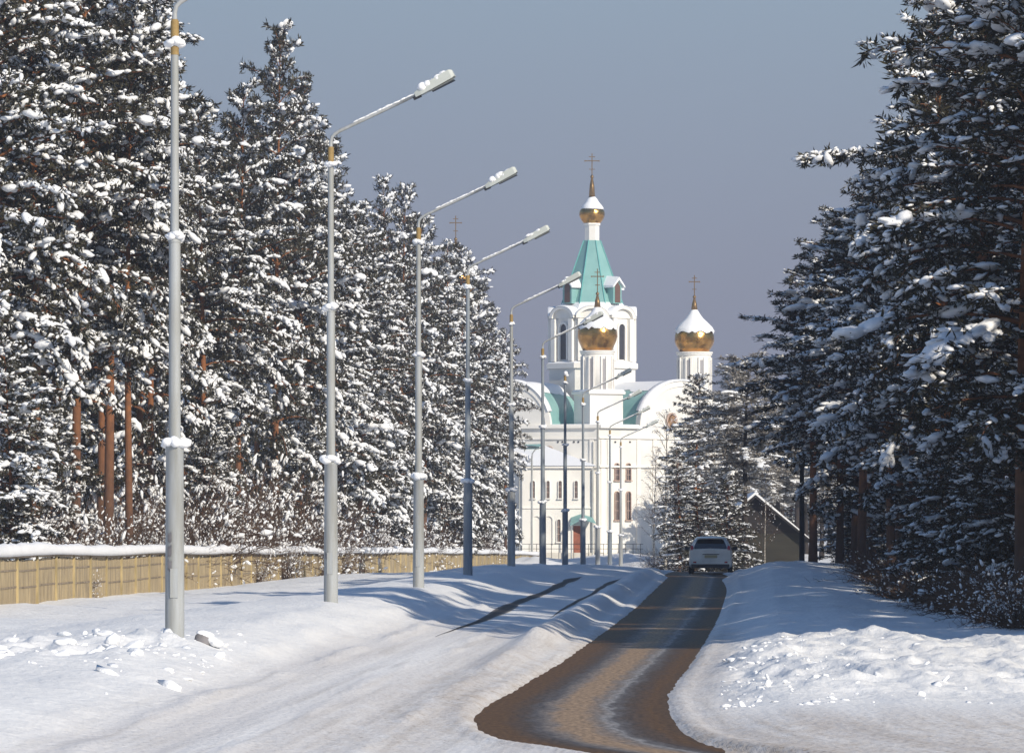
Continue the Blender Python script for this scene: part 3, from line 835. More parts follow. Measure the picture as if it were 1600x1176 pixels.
    sz = np.stack([q * rs.uniform(1.2, 2.2, K), q * rs.uniform(.7, 1.1, K), q * rs.uniform(.5, .85, K)], -1)
    dd = D_ + J_ * .5; dd[:, 2] -= .25
    sn = MB()
    blobs(sn, P_ + J_ * .10 + D_ * rs.uniform(-.05, .18, (K, 1)) + np.array([0, 0, .06]), sz, dd, rs, LT)
    if PC_: blobs(sn, np.array(PC_), np.array(PS_), np.array(PD_), rs, LP)
    if SC_: blobs(sn, np.array(SC_), np.array(SS_) * .8, np.array(SD_), rs, LT)
    return tr.mesh("trunk", M['bark'], True), cr.mesh("crown", M['needle'], False), sn.mesh("crown_snow", M['snow'], True)

def gen_bush(seed, Hh=2.6, spread=1.6, n=95, snow=.5, lean=0.0):
    rs = np.random.RandomState(seed); b = MB(); sc, sd, szs = [], [], []
    for i in range(n):
        a = rs.uniform(0, 2 * PI); r = rs.uniform(0, .35) * spread
        p = np.array([math.cos(a) * r, math.sin(a) * r, -.15]); pe = math.radians(rs.uniform(35, 88)); a2 = a + rs.uniform(-.6, .6)
        L = Hh * rs.uniform(.5, 1.1); k = 6; pts = [p]; bend = rs.uniform(.1, .9)
        for q in range(k):
            pe -= bend * .25; a2 += rs.uniform(-.2, .2)
            p = p + L / k * np.array([math.cos(a2) * math.cos(pe), math.sin(a2) * math.cos(pe), math.sin(pe)]); pts.append(p)
        pts = np.array(pts); tube(b, pts, np.linspace(.016, .005, k + 1), 3, cap=False)
        for q in range(8):
            s = rs.uniform(.3, 1) * k; ki = min(int(s), k - 1); c = pts[ki] + (pts[ki + 1] - pts[ki]) * (s - ki)
            dv = rs.normal(size=3) + np.array([math.cos(a2), math.sin(a2), .6]); dv /= np.linalg.norm(dv); l2 = rs.uniform(.2, .6) * Hh / 2.6
            e1 = c + dv * l2; tube(b, np.array([c, (c + e1) / 2 + rs.normal(size=3) * .03, e1]), [.007, .006, .004], 3, cap=False)
            if rs.uniform() < snow:
                sc.append(e1 if rs.uniform() < .5 else (c + e1) / 2); sd.append(dv); g = np.exp(rs.normal(0, .4)) * .027; szs.append([g * 2.2, g, g * .8])
    s = MB()
    if sc: blobs(s, np.array(sc) + np.array([0, 0, .02]), np.array(szs), np.array(sd), rs, LT)
    return b.mesh("twigs", M['twig'], False), s.mesh("twig_snow", M['snow'], True)
def gen_birch(seed, Hh=11.0, frost=.35):
    rs = np.random.RandomState(seed); tr = MB(); tw = MB(); sc, sd, szs = [], [], []
    zz = np.linspace(-.5, Hh, 10); swx = .3 * np.sin(zz / Hh * 3 + seed) * zz / Hh
    tube(tr, np.stack([swx, swx * .5, zz], -1), np.linspace(.12, .015, 10), 8)
    def br(p, a, pe, L, r, dep):
        k = 5; pts = [p]
        for q in range(k):
            pe += (-.10 if dep else .04) + rs.uniform(-.06, .06); a += rs.uniform(-.15, .15)
            p = p + L / k * np.array([math.cos(a) * math.cos(pe), math.sin(a) * math.cos(pe), math.sin(pe)]); pts.append(p)
        pts = np.array(pts); tube(tw, pts, np.linspace(r, r * .3, k + 1), 3, cap=False)
        if dep < 2:
            for q in range(7 if dep == 0 else 4):
                s = rs.uniform(.2, 1) * k; ki = min(int(s), k - 1); c = pts[ki] + (pts[ki + 1] - pts[ki]) * (s - ki)
                br(c, a + rs.uniform(-1, 1), pe - rs.uniform(-.3, .5), L * rs.uniform(.3, .55), r * .5, dep + 1)
        elif rs.uniform() < frost * .4:
            sc.append(pts[3]); sd.append(pts[4] - pts[3]); g = rs.uniform(.02, .05); szs.append([g * 2, g, g * .8])
    for i in range(34):
        z = Hh * (.18 + .8 * i / 34); x = np.interp(z, zz, swx)
        br(np.array([x, x * .5, z]), i * 2.4, math.radians(rs.uniform(25, 60)), (Hh * .2) * (1.15 - z / Hh) + .4, .022, 0)
    s = MB(); blobs(s, np.array(sc), np.array(szs), np.array(sd), rs)
    return tr.mesh("trunk", M['birch'], True), tw.mesh("branches", M['twig'], False), s.mesh("branch_snow", M['snow'], True)

T = {}
T['a'] = (gen_pine(1, 20, .20, 3.1, 92), 20)
T['b'] = (gen_pine(2, 20, .30, 3.3, 84, peak=.35), 20)
T['c'] = (gen_pine(3, 20, .12, 2.7, 98, snow=1.1, peak=.2, pw=.72), 20)
T['d'] = (gen_pine(4, 20, .16, 3.5, 105, snow=1.0, peak=.4), 20)
T['e'] = (gen_pine(5, 20, .40, 3.0, 76, snow=.9, peak=.4), 20)      # high crown, long bare trunk
T['f'] = (gen_pine(6, 12, .06, 2.4, 85, snow=1.1, peak=.15), 12)   # young tree
T['g'] = (gen_pine(8, 20, .14, 2.8, 105, snow=.65, peak=.25, blade=.26, pw=.48), 20)
T['k'] = (gen_pine(9, 12, .10, 2.4, 75, snow=.55, peak=.15), 12)   # shaded young tree with little snow
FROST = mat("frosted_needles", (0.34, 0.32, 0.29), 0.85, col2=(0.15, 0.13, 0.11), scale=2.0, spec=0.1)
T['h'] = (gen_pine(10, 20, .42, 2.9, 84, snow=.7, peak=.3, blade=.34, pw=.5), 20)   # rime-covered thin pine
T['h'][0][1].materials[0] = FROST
T['h'][0][0].materials[0] = mat('grey_dark_bark', (0.055, 0.045, 0.04), .9, var=.4, scale=4, spec=.1)
BU = [gen_bush(30, n=120, snow=.4), gen_bush(31, 3.2, 2.0, 150, .6), gen_bush(32, 1.9, 1.5, 150, .10), gen_bush(33, 2.4, 1.7, 170, .08)]
BI = gen_birch(40)

def tree(kind, x, y, hgt, wid, label, group, rz=None, cat="pine tree", name="pine_tree", dz=0):
    (ms, h0) = T[kind]
    t = thing(name, label, cat, (x, y, H(x, y) - .05 + dz), R.uniform(0, 6.28) if rz is None else rz, group)
    t.scale = (wid, wid, hgt / h0)
    for nm, me in zip(("trunk", "crown", "crown_snow"), ms):
        o = bpy.data.objects.new(nm, me); C.objects.link(o); o.parent = t
    return t
def treepx(kind, px, top, y, wid, label, group=None, rz=None, dz=0):
    x = X(px, y)
    hgt = Z(top, y) - H(x, y)
    return tree(kind, x, y, hgt, wid, label, group, rz, dz=dz)
def bush(kind, px, y, s, sz, label, group, cat="shrub", x=None):
    x = X(px, y) if x is None else x
    t = thing("shrub", label, cat, (x, y, H(x, y)), R.uniform(0, 6.28), group)
    t.scale = (s, s, sz)
    for nm, me in zip(("twigs", "twig_snow"), BU[kind]):
        o = bpy.data.objects.new(nm, me); C.objects.link(o); o.parent = t
    return t
GL = "snowy pines of the wood left of the road"
GRt = "snowy pines of the wood right of the road"
left = [('d', -20, -190, 141, 1.15, "huge snow-laden pine cut by the left edge of the photo"),
 ('e', 52, -150, 146, 1.25, "tall pine with orange trunk showing near the left edge above the fence"),
 ('b', 118, -110, 158, 1.15, "tall snowy pine between the left edge pine and the nearest lamp post"),
 ('e', 168, -90, 168, 1.25, "tall snowy pine rising out of frame just left of the nearest lamp post"),
 ('e', 203, 20, 160, .95, "pine with slim sunlit orange trunk left of the nearest lamp post"),
 ('c', 232, -30, 182, .95, "snowy pine whose branches stick out past the nearest lamp post's yellow sleeve"),
 ('a', 318, 168, 196, 1.1, "lower snowy pine right behind the nearest lamp post"),
 ('b', 372, 150, 214, 1.05, "snowy pine left shoulder of the tallest complete crown"),
 ('g', 432, 46, 228, 1.15, "tallest fully visible pine, its bare knobbly top standing against the sky"),
 ('d', 470, 150, 236, 1.1, "broad snow-laden pine left of the second lamp post"),
 ('c', 522, 232, 250, 1.2, "snowy pine directly behind the second lamp post"),
 ('a', 562, 320, 262, 1.15, "snow-covered pine in the dip between the second and third lamp posts"),
 ('c', 595, 282, 290, 1.0, "slim pointed pine top left of the third lamp post"),
 ('g', 626, 296, 300, 1.0, "second pointed pine top just left of the third lamp post"),
 ('a', 662, 342, 316, 1.25, "rounded snowy pine directly behind the third lamp post"),
 ('c', 698, 382, 334, 1.1, "snowy pine standing just below the lone distant cross"),
 ('d', 728, 392, 344, 1.2, "snowy pine directly behind the fourth lamp post"),
 ('a', 752, 440, 362, 1.1, "snowy pine right of the fourth lamp post"),
 ('c', 768, 500, 380, .85, "snowy pine just left of the fifth lamp post"),
 ('e', 790, 522, 386, .80, "narrow bushy pine whose boughs overlap the church's left gable"),
 ('f', 764, 585, 392, 1.1, "low snowy pine at the end of the left wood, beside the church annex")]
TLs = [treepx(kd, px, top, y + 10, wd, lb, GL) for kd, px, top, y, wd, lb in left]
sil = ([-200, 250, 290, 345, 430, 500, 560, 625, 700, 760, 790, 830], [-200, -50, 190, 170, 90, 210, 330, 320, 400, 460, 540, 640])
kinds = 'abcdeg'
for i in range(46):
    px = -60 + 812 * (i + R.uniform(-.3, .3)) / 46
    y = float(fence_y(px)) + [34, 54, 44, 70][i % 4] + R.uniform(0, 10)
    top = np.interp(px, *sil) + R.uniform(25, 150)
    lb = ("one of the pines deep inside the left wood behind the snow-capped fence")
    treepx(kinds[R.randrange(6)], px, top, y, R.uniform(.95, 1.2), lb, "pines deep inside the left wood")
# low growth behind the fence
for i in range(44):
    px = -20 + 775 * (i + R.uniform(-.4, .4)) / 44
    y = float(fence_y(px)) + R.uniform(17, 32)
    s = R.uniform(.9, 1.4) * (1.15 if 270 < px < 500 else .8)
    bush(1 if i % 3 else 0, px, y, s, s * R.uniform(1.0, 1.5), "leafless brown snow-dusted shrub among others behind the long fence", "shrubs behind the long fence")
for px, top, dy, wd, lb in [(16, 540, 8, .85, "young pine bending under snow behind the fence at the left edge"), (92, 650, 9, .6, "small snowy pine behind the fence between two orange trunks"),
     (318, 640, 9, .75, "small snowy pine behind the fence right of the nearest lamp post"), (470, 610, 11, .9, "small snowy pine behind the fence left of the second lamp post"), (590, 600, 12, 1.1, "low snowy pine behind the fence between second and third lamp posts"), (690, 620, 12, 1.1, "low snowy pine behind the fence between third and fourth lamp posts"), (745, 640, 10, 1.0, "low snowy pine behind the far end of the fence")]:
    treepx('f', px, top, float(fence_y(px)) + dy + 12, wd, lb, "young pines behind the fence")
for px, lb, s in [(400, "snowy weed clump leaning on the road side of the fence left of second lamp post", .5), (444, "frosted shrub in front of the fence near the second lamp post", .75), (532, "frosted shrub in front of the fence right of the second lamp post", .7), (130, "small dry weed before the fence left of the nearest lamp post", .35)]:
    y = float(fence_y(px)) - 1.2; bush(1, px, y, s * .6, s, lb, "shrubs on the road side of the fence")

# right wood
right = [('a', 1600, -260, 106, 1.3, "nearest dark pine filling the right edge of the photo"),
 ('b', 1528, -180, 120, 1.1, "tall dark pine second from the right edge"),
 ('a', 1478, -10, 131, 1.0, "shaded tall pine with long snowy branch pointing left at the sky"),
 ('d', 1428, 236, 146, .95, "shaded pine below the long sideways branch of the right wood"),
 ('b', 1392, 262, 158, .95, "pine with sunlit pale top in the middle of the right wood edge"),
 ('e', 1345, 345, 172, 1.1, "shaded pine with long bare trunk near the inner edge of the right wood"),
 ('g', 1312, 332, 186, .95, "pine with pale pointed top near the inner edge of the right wood"),
 ('e', 1270, 428, 196, 1.1, "innermost dark pine of the right wood overhanging the utility post")]
TR = [treepx(kd, px, top, y, wd, lb, GRt) for kd, px, top, y, wd, lb in right]
for i in range(26):
    y = 118 + i * 4.3 + R.uniform(-3, 3)
    pxe = np.interp(y, [105, 130, 150, 172, 196, 290], [1550, 1480, 1420, 1360, 1300, 1285])
    px = pxe + R.uniform(30, 330)
    top = np.interp(px, [1262, 1300, 1340, 1400, 1500, 1600], [520, 430, 390, 280, 60, -160]) + R.uniform(0, 90)
    treepx('eeeebb'[R.randrange(6)], px, top, y, R.uniform(1.0, 1.25), "one of the dark shaded pines deep inside the right wood", "pines deep inside the right wood")
    if i % 2 == 0: treepx('k', px + 25, 700 + R.uniform(-20, 40), y + 22, 1.1, "one of the low dark pines between the bare trunks of the right wood", "low pines inside the right wood")
for px, top, y, wd, lb in [(1572, 600, 112, .75, "low shaded pine with drooping snowy boughs near the right edge"), (1478, 690, 122, .65, "low shaded pine behind the tangled shrubs, middle of the right wood"),
     (1530, 580, 118, .8, "shaded young pine second from the right edge behind the shrubs"), (1612, 500, 110, .85, "broad low pine cut by the right edge above the twiggy shrub")]:
    treepx('k', px, top, y, wd, lb, "young pines at the foot of the right wood")
def gen_bough(seed, L):
    rs = np.random.RandomState(seed); w_ = MB(); cr = MB(); sn = MB()
    pts = np.array([[L * q / 8, .05 * math.sin(q), -.12 * L * (q / 8) ** 2 + .10 * L * q / 8] for q in range(9)])
    tube(w_, pts, np.linspace(.035, .01, 9), 5); TC = []
    for q in range(int(26 * L / 2)):
        c = pts[0] + (pts[-1] - pts[0]) * rs.uniform(.1, 1); c[2] = np.interp(c[0], pts[:, 0], pts[:, 2])
        e1 = c + np.array([rs.uniform(.0, .25), rs.choice([-1, 1]) * rs.uniform(.1, .35), rs.uniform(-.22, .12)]); tube(w_, np.array([c, e1]), [.009, .005], 3, cap=False); TC += [(c + e1) / 2, e1]
    TC = np.array(TC); N, nb = len(TC), 15
    d = rs.normal(size=(N, nb, 3)) + np.array([.5, 0, .1]); d /= np.linalg.norm(d, axis=2, keepdims=True)
    ln = .26 * rs.uniform(.5, 1.05, (N, nb, 1)); org = TC[:, None] + rs.normal(size=(N, nb, 3)) * .04
    sv_ = np.cross(d, rs.normal(size=(N, nb, 3))); sv_ /= np.linalg.norm(sv_, axis=2, keepdims=True); wd = .028
    cr.add(np.stack([org - sv_ * wd * .5, org + d * ln * .55 + sv_ * wd, org + d * ln, org + d * ln * .45 - sv_ * wd], 2).reshape(-1, 3), np.arange(N * nb * 4).reshape(-1, 4))
    P = np.repeat(TC, 3, 0); K = len(P); q = .055 * np.exp(rs.normal(0, .35, K)); dd = rs.normal(size=(K, 3)) * .5 + np.array([1, 0, -.2])
    blobs(sn, P + rs.normal(size=(K, 3)) * [.09, .09, .03] + [0, 0, .07], np.stack([q * 1.7, q, q * .7], -1), dd, rs, LT)
    return w_.mesh("bough", M['bark'], True), cr.mesh("bough_needles", M['needle']), sn.mesh("bough_snow", M['snow'], True)
BG = gen_bough(60, 2.6)
def add_bough(treeo, px, py, y, direction):
    # a long side bough growing from the tree's stem out to the given side
    inv = treeo.matrix_basis.inverted()
    for i_, me in enumerate(BG):
        o = bpy.data.objects.new(me.name, me); C.objects.link(o); o.parent = treeo
        from mathutils import Matrix
        W_ = Matrix.Translation((X(px, y), y, Z(py, y))) @ Matrix.Rotation(direction, 4, 'Z')
        o.matrix_basis = inv @ W_
add_bough(TR[2], 1402, 246, 129, PI); add_bough(TR[7], 1262, 566, 194, PI)
add_bough(TLs[5], 205, 58, 190, 0.0)
# wood continuing to the right of the frame (shades the right wood)
k = 0
for y in np.arange(52, 205, 8.0):
    for q in range(3):
        xmin = max(y / 9.0 + 5.6, (59.0 - .62 * y) / .79)
        x = xmin + 1 + q * 8 + R.uniform(-1.5, 2.5)
        if x > 48: continue
        tree('dba'[k % 3], x, y + R.uniform(-2, 2), R.uniform(17, 22), R.uniform(1.2, 1.45), "pine of the right wood standing beyond the photo's right edge", "pines beyond the right edge")
        k += 1
# shrubs at the foot of the right wood
rb = [(1385, 122), (1420, 118), (1450, 112), (1480, 108), (1500, 104), (1530, 101), (1555, 97), (1580, 94), (1400, 130), (1440, 124), (1475, 116), (1510, 110), (1545, 104), (1590, 99), (1370, 138), (1350, 152), (1600, 92)]
for i, (px, y) in enumerate(rb):
    s = R.uniform(.45, .75)
    bush([2, 2, 3][i % 3], px + 14, y, s * 1.15, s * R.uniform(.75, 1.15), "one of the tangled leafless shrubs at the foot of the right wood", "shrubs at the foot of the right wood")
bush(1, 1590, 90.5, .5, .5, "sunlit twiggy shrub with snow tufts at the right edge of the photo", None)

# middle distance, right of the church
mid = [('g', 1086, 588, 322, .85, "snowy pine standing before the church's right gable, above the van"),
       ('c', 1110, 640, 330, .80, "smaller snowy pine between the gable pine and the hazy dense one"),
       ('h', 1166, 562, 278, 1.15, "tall dense rime-grey pine whose bare trunk stands before the dark log house"),
       ('h', 1213, 640, 365, 1.25, "hazy pine behind the house roof, left of the utility post"),
       ('g', 1062, 700, 318, .6, "slim low pine at the left of the group before the church"),
       ('h', 1245, 610, 380, 1.3, "distant hazy pine showing above the utility post"),
       ('h', 1138, 640, 340, .8, "hazy pine just left of the tallest grey pine by the log house"),
       ('k', 1132, 752, 270, .8, "small dark pine before the left slope of the log house roof"),
       ('k', 1096, 770, 268, .8, "small dark pine showing just above the van's roof")]
for kd, px, top, y, wd, lb in mid: treepx(kd, px, top, y, wd * 1.12, lb, "pines between the church and the right wood")
for i in range(14):
    px = 1140 + i * 12; y = 395 + (i % 3) * 18
    treepx('hhg'[i % 3], px, 655 + R.uniform(0, 60) - (20 if px > 1200 else 0), y, 1.3, "one of the far hazy pines closing the view behind the log house", "far pines behind the log house")
def birch(px, top, y, wd, label, ):
    x = X(px, y); t = thing("birch_tree", label, "birch tree", (x, y, H(x, y)), R.uniform(0, 6))
    hg = Z(top, y) - H(x, y); t.scale = (wd, wd, hg / 11.0)
    for nm, me in zip(("trunk", "branches", "branch_snow"), BI):
        o = bpy.data.objects.new(nm, me); C.objects.link(o); o.parent = t
birch(1040, 640, 330, 1.0, "bare birch with fine twigs against the white church wall")
birch(1022, 700, 345, .7, "smaller bare birch left of the big one at the church wall")
birch(1195, 730, 235, .35, "thin white birch trunk in front of the dark log house")
for px, y, s in [(1030, 338, .8), (1052, 334, .9), (1068, 326, .7)]:
    bush(0, px, y, s, s, "low leafless shrub beside the small red booth before the church", "shrubs by the red booth")
bush(2, 930, 318, .5, .3, "low dark tuft on the snow between two lamp posts before the church", None)

# ------------------------------------------------------------------ church
CH = thing("church", "white Orthodox church with teal roofs, gold onion domes and a tent-roofed bell tower", "church", (X(930, 425), 425, Z(870, 425)))
CO = np.array(CH.location)
def part(b, name, m, parent=None, smooth=False):
    o = b.build(name, m, parent if parent is not None else CH, smooth)
    if parent is None: o.location = tuple(-CO)
    return o
def onion(cpx, Y, prof, name_drum=None):
    """prof: list of (radius px, photo y) turned into a lathe"""
    k = Y / F
    return [(r * k, Z(py, Y)) for r, py in prof], (X(cpx, Y), Y, 0)
class Wall:
    def __init__(s, p0, Y0, p1, Y1):
        s.a = np.array([X(p0, Y0), Y0]); s.b = np.array([X(p1, Y1), Y1]); d = s.b - s.a; s.L = np.hypot(*d); s.d = d / s.L; s.n = np.array([s.d[1], -s.d[0]])
        s.ang = math.atan2(s.d[1], s.d[0])
    def at(s, px, off=0.0):
        m = (px - 800) / F      # x = m*y
        # a + t d : ax + t dx = m (ay + t dy)
        t = (m * s.a[1] - s.a[0]) / (s.d[0] - m * s.d[1])
        p = s.a + s.d * t + s.n * off
        return p, t
    def slab(s, b, px0, px1, y0, y1, off, th):
        """a plate standing th proud of the wall, its back at 'off'"""
        p, t0 = s.at(px0); q, t1 = s.at(px1); Yc = (p[1] + q[1]) / 2
        z0, z1 = Z(y1, Yc), Z(y0, Yc)
        c = (p + q) / 2 + s.n * (off + th / 2)
        box(b, (c[0], c[1], z0), (abs(t1 - t0), th, z1 - z0), s.ang)
    def arch(s, b, pxc, halfpx, ytop, ybot, off, th, n=10):
        """solid plate with round head"""
        p, tc_ = s.at(pxc); Yc = p[1]; _, t0 = s.at(pxc - halfpx); _, t1 = s.at(pxc + halfpx); hw = abs(t1 - t0) / 2
        zb, zt = Z(ybot, Yc), Z(ytop, Yc); zs = zt - hw if zt - hw > zb else zb
        hh = zt - zs
        out_ = [(-hw, zb), (hw, zb)] + [(hw * math.cos(a), zs + hh * math.sin(a)) for a in np.linspace(0, PI, n)]
        c = p
        v = []
        for o in (off, off + th):
            for u, z in out_:
                q = c + s.d * u + s.n * o; v.append((q[0], q[1], z))
        k = len(out_)
        f = [tuple(range(k))[::-1], tuple(range(k, 2 * k))] + [(i, (i + 1) % k, (i + 1) % k + k, i + k) for i in range(k)]
        b.add(v, f)
    def ring(s, b, pxc, halfpx, ytop, ybot, wpx, off, th, n=12):
        """arched frame standing proud"""
        p, _ = s.at(pxc); Yc = p[1]; _, t0 = s.at(pxc - halfpx); _, t1 = s.at(pxc + halfpx); hw = abs(t1 - t0) / 2; wd = wpx * Yc / F
        zb, zt = Z(ybot, Yc), Z(ytop, Yc); hh = min(hw, zt - zb); zs = zt - hh
        inn = [(-hw, zb)] + [(-hw * math.cos(a), zs + hh * math.sin(a)) for a in np.linspace(0, PI, n)] + [(hw, zb)]
        ou = [(-hw - wd, zb)] + [(-(hw + wd) * math.cos(a), zs + (hh + wd) * math.sin(a)) for a in np.linspace(0, PI, n)] + [(hw + wd, zb)]
        k = len(inn); v = []
        for o in (off, off + th):
            for L in (inn, ou):
                for u, z in L:
                    q = p + s.d * u + s.n * o; v.append((q[0], q[1], z))
        f = []
        for i in range(k - 1):
            f += [(2 * k + i, 2 * k + i + 1, 3 * k + i + 1, 3 * k + i), (i, i + 1, 2 * k + i + 1, 2 * k + i), (k + i + 1, k + i, 3 * k + i, 3 * k + i + 1)]
        f += [(0, 2 * k, 3 * k, k), (k - 1, 2 * k - 1, 4 * k - 1, 3 * k - 1)]
        b.add(v, f)
def window(W, pxc, half, y0, y1, mfr=None, arch=True, glass=None):
    b = MB(); W.ring(b, pxc, half, y0, y1, 1.1, .0, .16)
    W.slab(b, pxc - half - 2, pxc + half + 2, y1, y1 + 1.6, 0, .22)
    fr = part(b, "window", M['plaster2'] if mfr is None else mfr)
    b = MB(); W.arch(b, pxc, half, y0, y1, .0, .04)
    g = b.build("pane", glass or M['winglass'], fr)
    b = MB(); W.slab(b, pxc - .35, pxc + .35, y0 + 1, y1, .04, .03); p, _ = W.at(pxc)
    for k in (1, 2): 
        yy = y0 + (y1 - y0) * k / 3.; W.slab(b, pxc - half, pxc + half, yy - .4, yy + .4, .045, .03)
    b.build("glazing_bar", M['wframe'], fr)
    return fr
def prism_plan(b, plan, z0, z1):
    k = len(plan); v = [(x, y, z0) for x, y in plan] + [(x, y, z1) for x, y in plan]
    b.add(v, [tuple(range(k))[::-1], tuple(range(k, 2 * k))] + [(i, (i + 1) % k, (i + 1) % k + k, i + k) for i in range(k)])
GZc = Z(880, 418)
WL = Wall(735, 422.5, 935, 418.0); WR = Wall(935, 418.0, 1150, 431.0)
ztop = Z(667, 420)
plan = [tuple(WL.a), tuple(WL.b), tuple(WR.b), (X(1120, 450), 452), (X(760, 450), 450)]
b = MB(); prism_plan(b, plan, GZc - 2, ztop); part(b, "wall", M['plaster'])
b = MB()   # cornices, pilasters
for W in (WL, WR):
    a0, a1 = (735, 935) if W is WL else (935, 1150)
    W.slab(b, a0, a1 if W is WL else 1000, 664, 669, .0, .32); W.slab(b, a0, a1, 684, 686.5, .0, .14); W.slab(b, a0, a1, 728, 731, .0, .20)
part(b, "cornice", M['plaster2'])
b = MB(); WL.slab(b, 735, 935, 863, 885, 0, .25); WR.slab(b, 935, 1150, 863, 885, 0, .25); part(b, "plinth", M['plinth'])
for W, pl in ((WL, (925,)), (WR, (941, 951, 997, 1022, 1088))):
    for q in pl:
        b = MB(); W.slab(b, q - 3, q + 3, 686.6, 727.9, 0, .13); W.slab(b, q - 3, q + 3, 731.1, 862.9, 0, .13); part(b, "pilaster", M['plaster2'])
b = MB(); prism_plan(b, [(x, y) for x, y in plan], ztop + .003, ztop + .25); part(b, "roof_snow", M['snow'])
for px in (963, 981, 1060, 1078):
    window(WR, px, 3.0, 724, 750, M['wframe']); window(WR, px, 3.0, 768, 812, M['wframe'])
b = MB()
for px in (872, 879, 897, 904): WL.slab(b, px - 1.2, px + 1.2, 689, 691.5, 0, .05)
for px in (961, 984): WR.slab(b, px - 1.2, px + 1.2, 689, 691.5, 0, .05)
part(b, "vent", M['opening'])
# semicircular gables with barrel vaults behind
def gable(W, pc, half, ytop, ybase, depth, teal0, teal1):
    p, _ = W.at(pc); Yc = p[1]; _, t0 = W.at(pc - half); _, t1 = W.at(pc + half); hw = abs(t1 - t0) / 2
    zb, zt = Z(ybase, Yc), Z(ytop, Yc); hh = zt - zb; n = 28
    an = np.linspace(0, PI, n + 1)
    def arcpts(sc_, off, dz=0): return [(*(p + W.d * (-hw * sc_ * math.cos(a)) + W.n * off), zb + dz + hh * sc_ * math.sin(a)) for a in an]
    b = MB(); f0 = arcpts(1, .06); f1 = arcpts(1, -.6); k = n + 1
    b.add(f0 + f1, [tuple(range(k)), tuple(range(k, 2 * k))[::-1]] + [(i, i + 1, k + i + 1, k + i) for i in range(n)])
    part(b, "gable", M['plaster'])
    b = MB(); i0 = arcpts(.90, .06); o0 = arcpts(1.03, .06); i1 = arcpts(.90, .16); o1 = arcpts(1.03, .16); b.add(i0 + o0 + i1 + o1, sum([[(2 * k + i, 2 * k + i + 1, 3 * k + i + 1, 3 * k + i), (k + i, k + i + 1, 3 * k + i + 1, 3 * k + i), (i, i + 1, 2 * k + i + 1, 2 * k + i)] for i in range(n)], []))
    part(b, "archivolt", M['plaster2'])
    b = MB(); r0 = arcpts(.96, -.6); r1 = arcpts(.96, -depth); b.add(r0 + r1, [(i, i + 1, k + i + 1, k + i) for i in range(n)]); part(b, "roof", M['teal'], smooth=True)
    # snow lying on the top of the vault and along the gable's edge
    b = MB(); sel = [i for i in range(n + 1) if teal0 <= an[i] <= teal1]
    rs = np.random.RandomState(int(pc)); cols = []; m = 14
    for j in range(m + 1):
        row = []
        off = -.45 - (depth - .5) * j / m
        for q, i in enumerate(sel):
            ed = min(q, len(sel) - 1 - q) / 3.0; th = .30 * min(1, ed) + .01
            a = an[i] + (rs.uniform(-.06, .06) if q in (0, len(sel) - 1) else 0)
            sc_ = .965 + th / hh
            row.append((*(p + W.d * (-hw * sc_ * math.cos(a)) + W.n * off), zb + hh * sc_ * math.sin(a)))
        cols.append(row)
    c = len(sel); V = sum(cols, []); b.add(V, [(j * c + i, j * c + i + 1, (j + 1) * c + i + 1, (j + 1) * c + i) for j in range(m) for i in range(c - 1)]); part(b, "roof_snow", M['snow'], smooth=True)
    b = MB(); a0 = arcpts(1.03, .3); a1 = arcpts(1.07, .22); a2 = arcpts(1.07, -.5); a3 = arcpts(1.0, -.62)
    b.add(a0 + a1 + a2 + a3, sum([[(j * k + i, j * k + i + 1, (j + 1) * k + i + 1, (j + 1) * k + i) for i in range(3, n - 3)] for j in range(3)], [])); part(b, "edge_snow", M['snow'], smooth=True)
gable(WR, 1064, 63, 597, 667, 9.0, math.radians(56), math.radians(150))
gable(WL, 799, 60, 597, 667, 9.0, math.radians(30), math.radians(130))
# rose window
p, _ = WR.at(1048); rc = np.array([p[0], p[1]]); zc = Z(657, p[1])
def disc(b, W, c, z, r0, r1, off, th, n=20):
    v = []; 
    for o in (off, off + th):
        for r in (r0, r1):
            for q in range(n):
                a = 2 * PI * q / n; g = c + W.d * r * math.cos(a) + W.n * o; v.append((g[0], g[1], z + r * math.sin(a)))
    f = []
    for q in range(n):
        w_ = (q + 1) % n
        f += [(2 * n + q, 2 * n + w_, 3 * n + w_, 3 * n + q), (n + q, n + w_, 3 * n + w_, 3 * n + q), (q, w_, 2 * n + w_, 2 * n + q)]
    b.add(v, f)
b = MB(); disc(b, WR, rc, zc, .56, .72, .06, .14); fr = part(b, "window", M['wframe'])
b = MB(); disc(b, WR, rc, zc, .001, .56, .06, .05); b.build("pane", mat("wooden_rose_window", (0.36, 0.20, 0.08), .6, var=.4, scale=5), fr)
b = MB()
for q in range(4):
    a = PI * q / 4; d3 = np.array([*(WR.d * math.cos(a)), math.sin(a)]) * .56; c3 = np.array([*(rc + WR.n * .13), zc]); tube(b, [c3 - d3, c3 + d3], .03, 4)
b.build("glazing_bar", M['wframe'], fr)
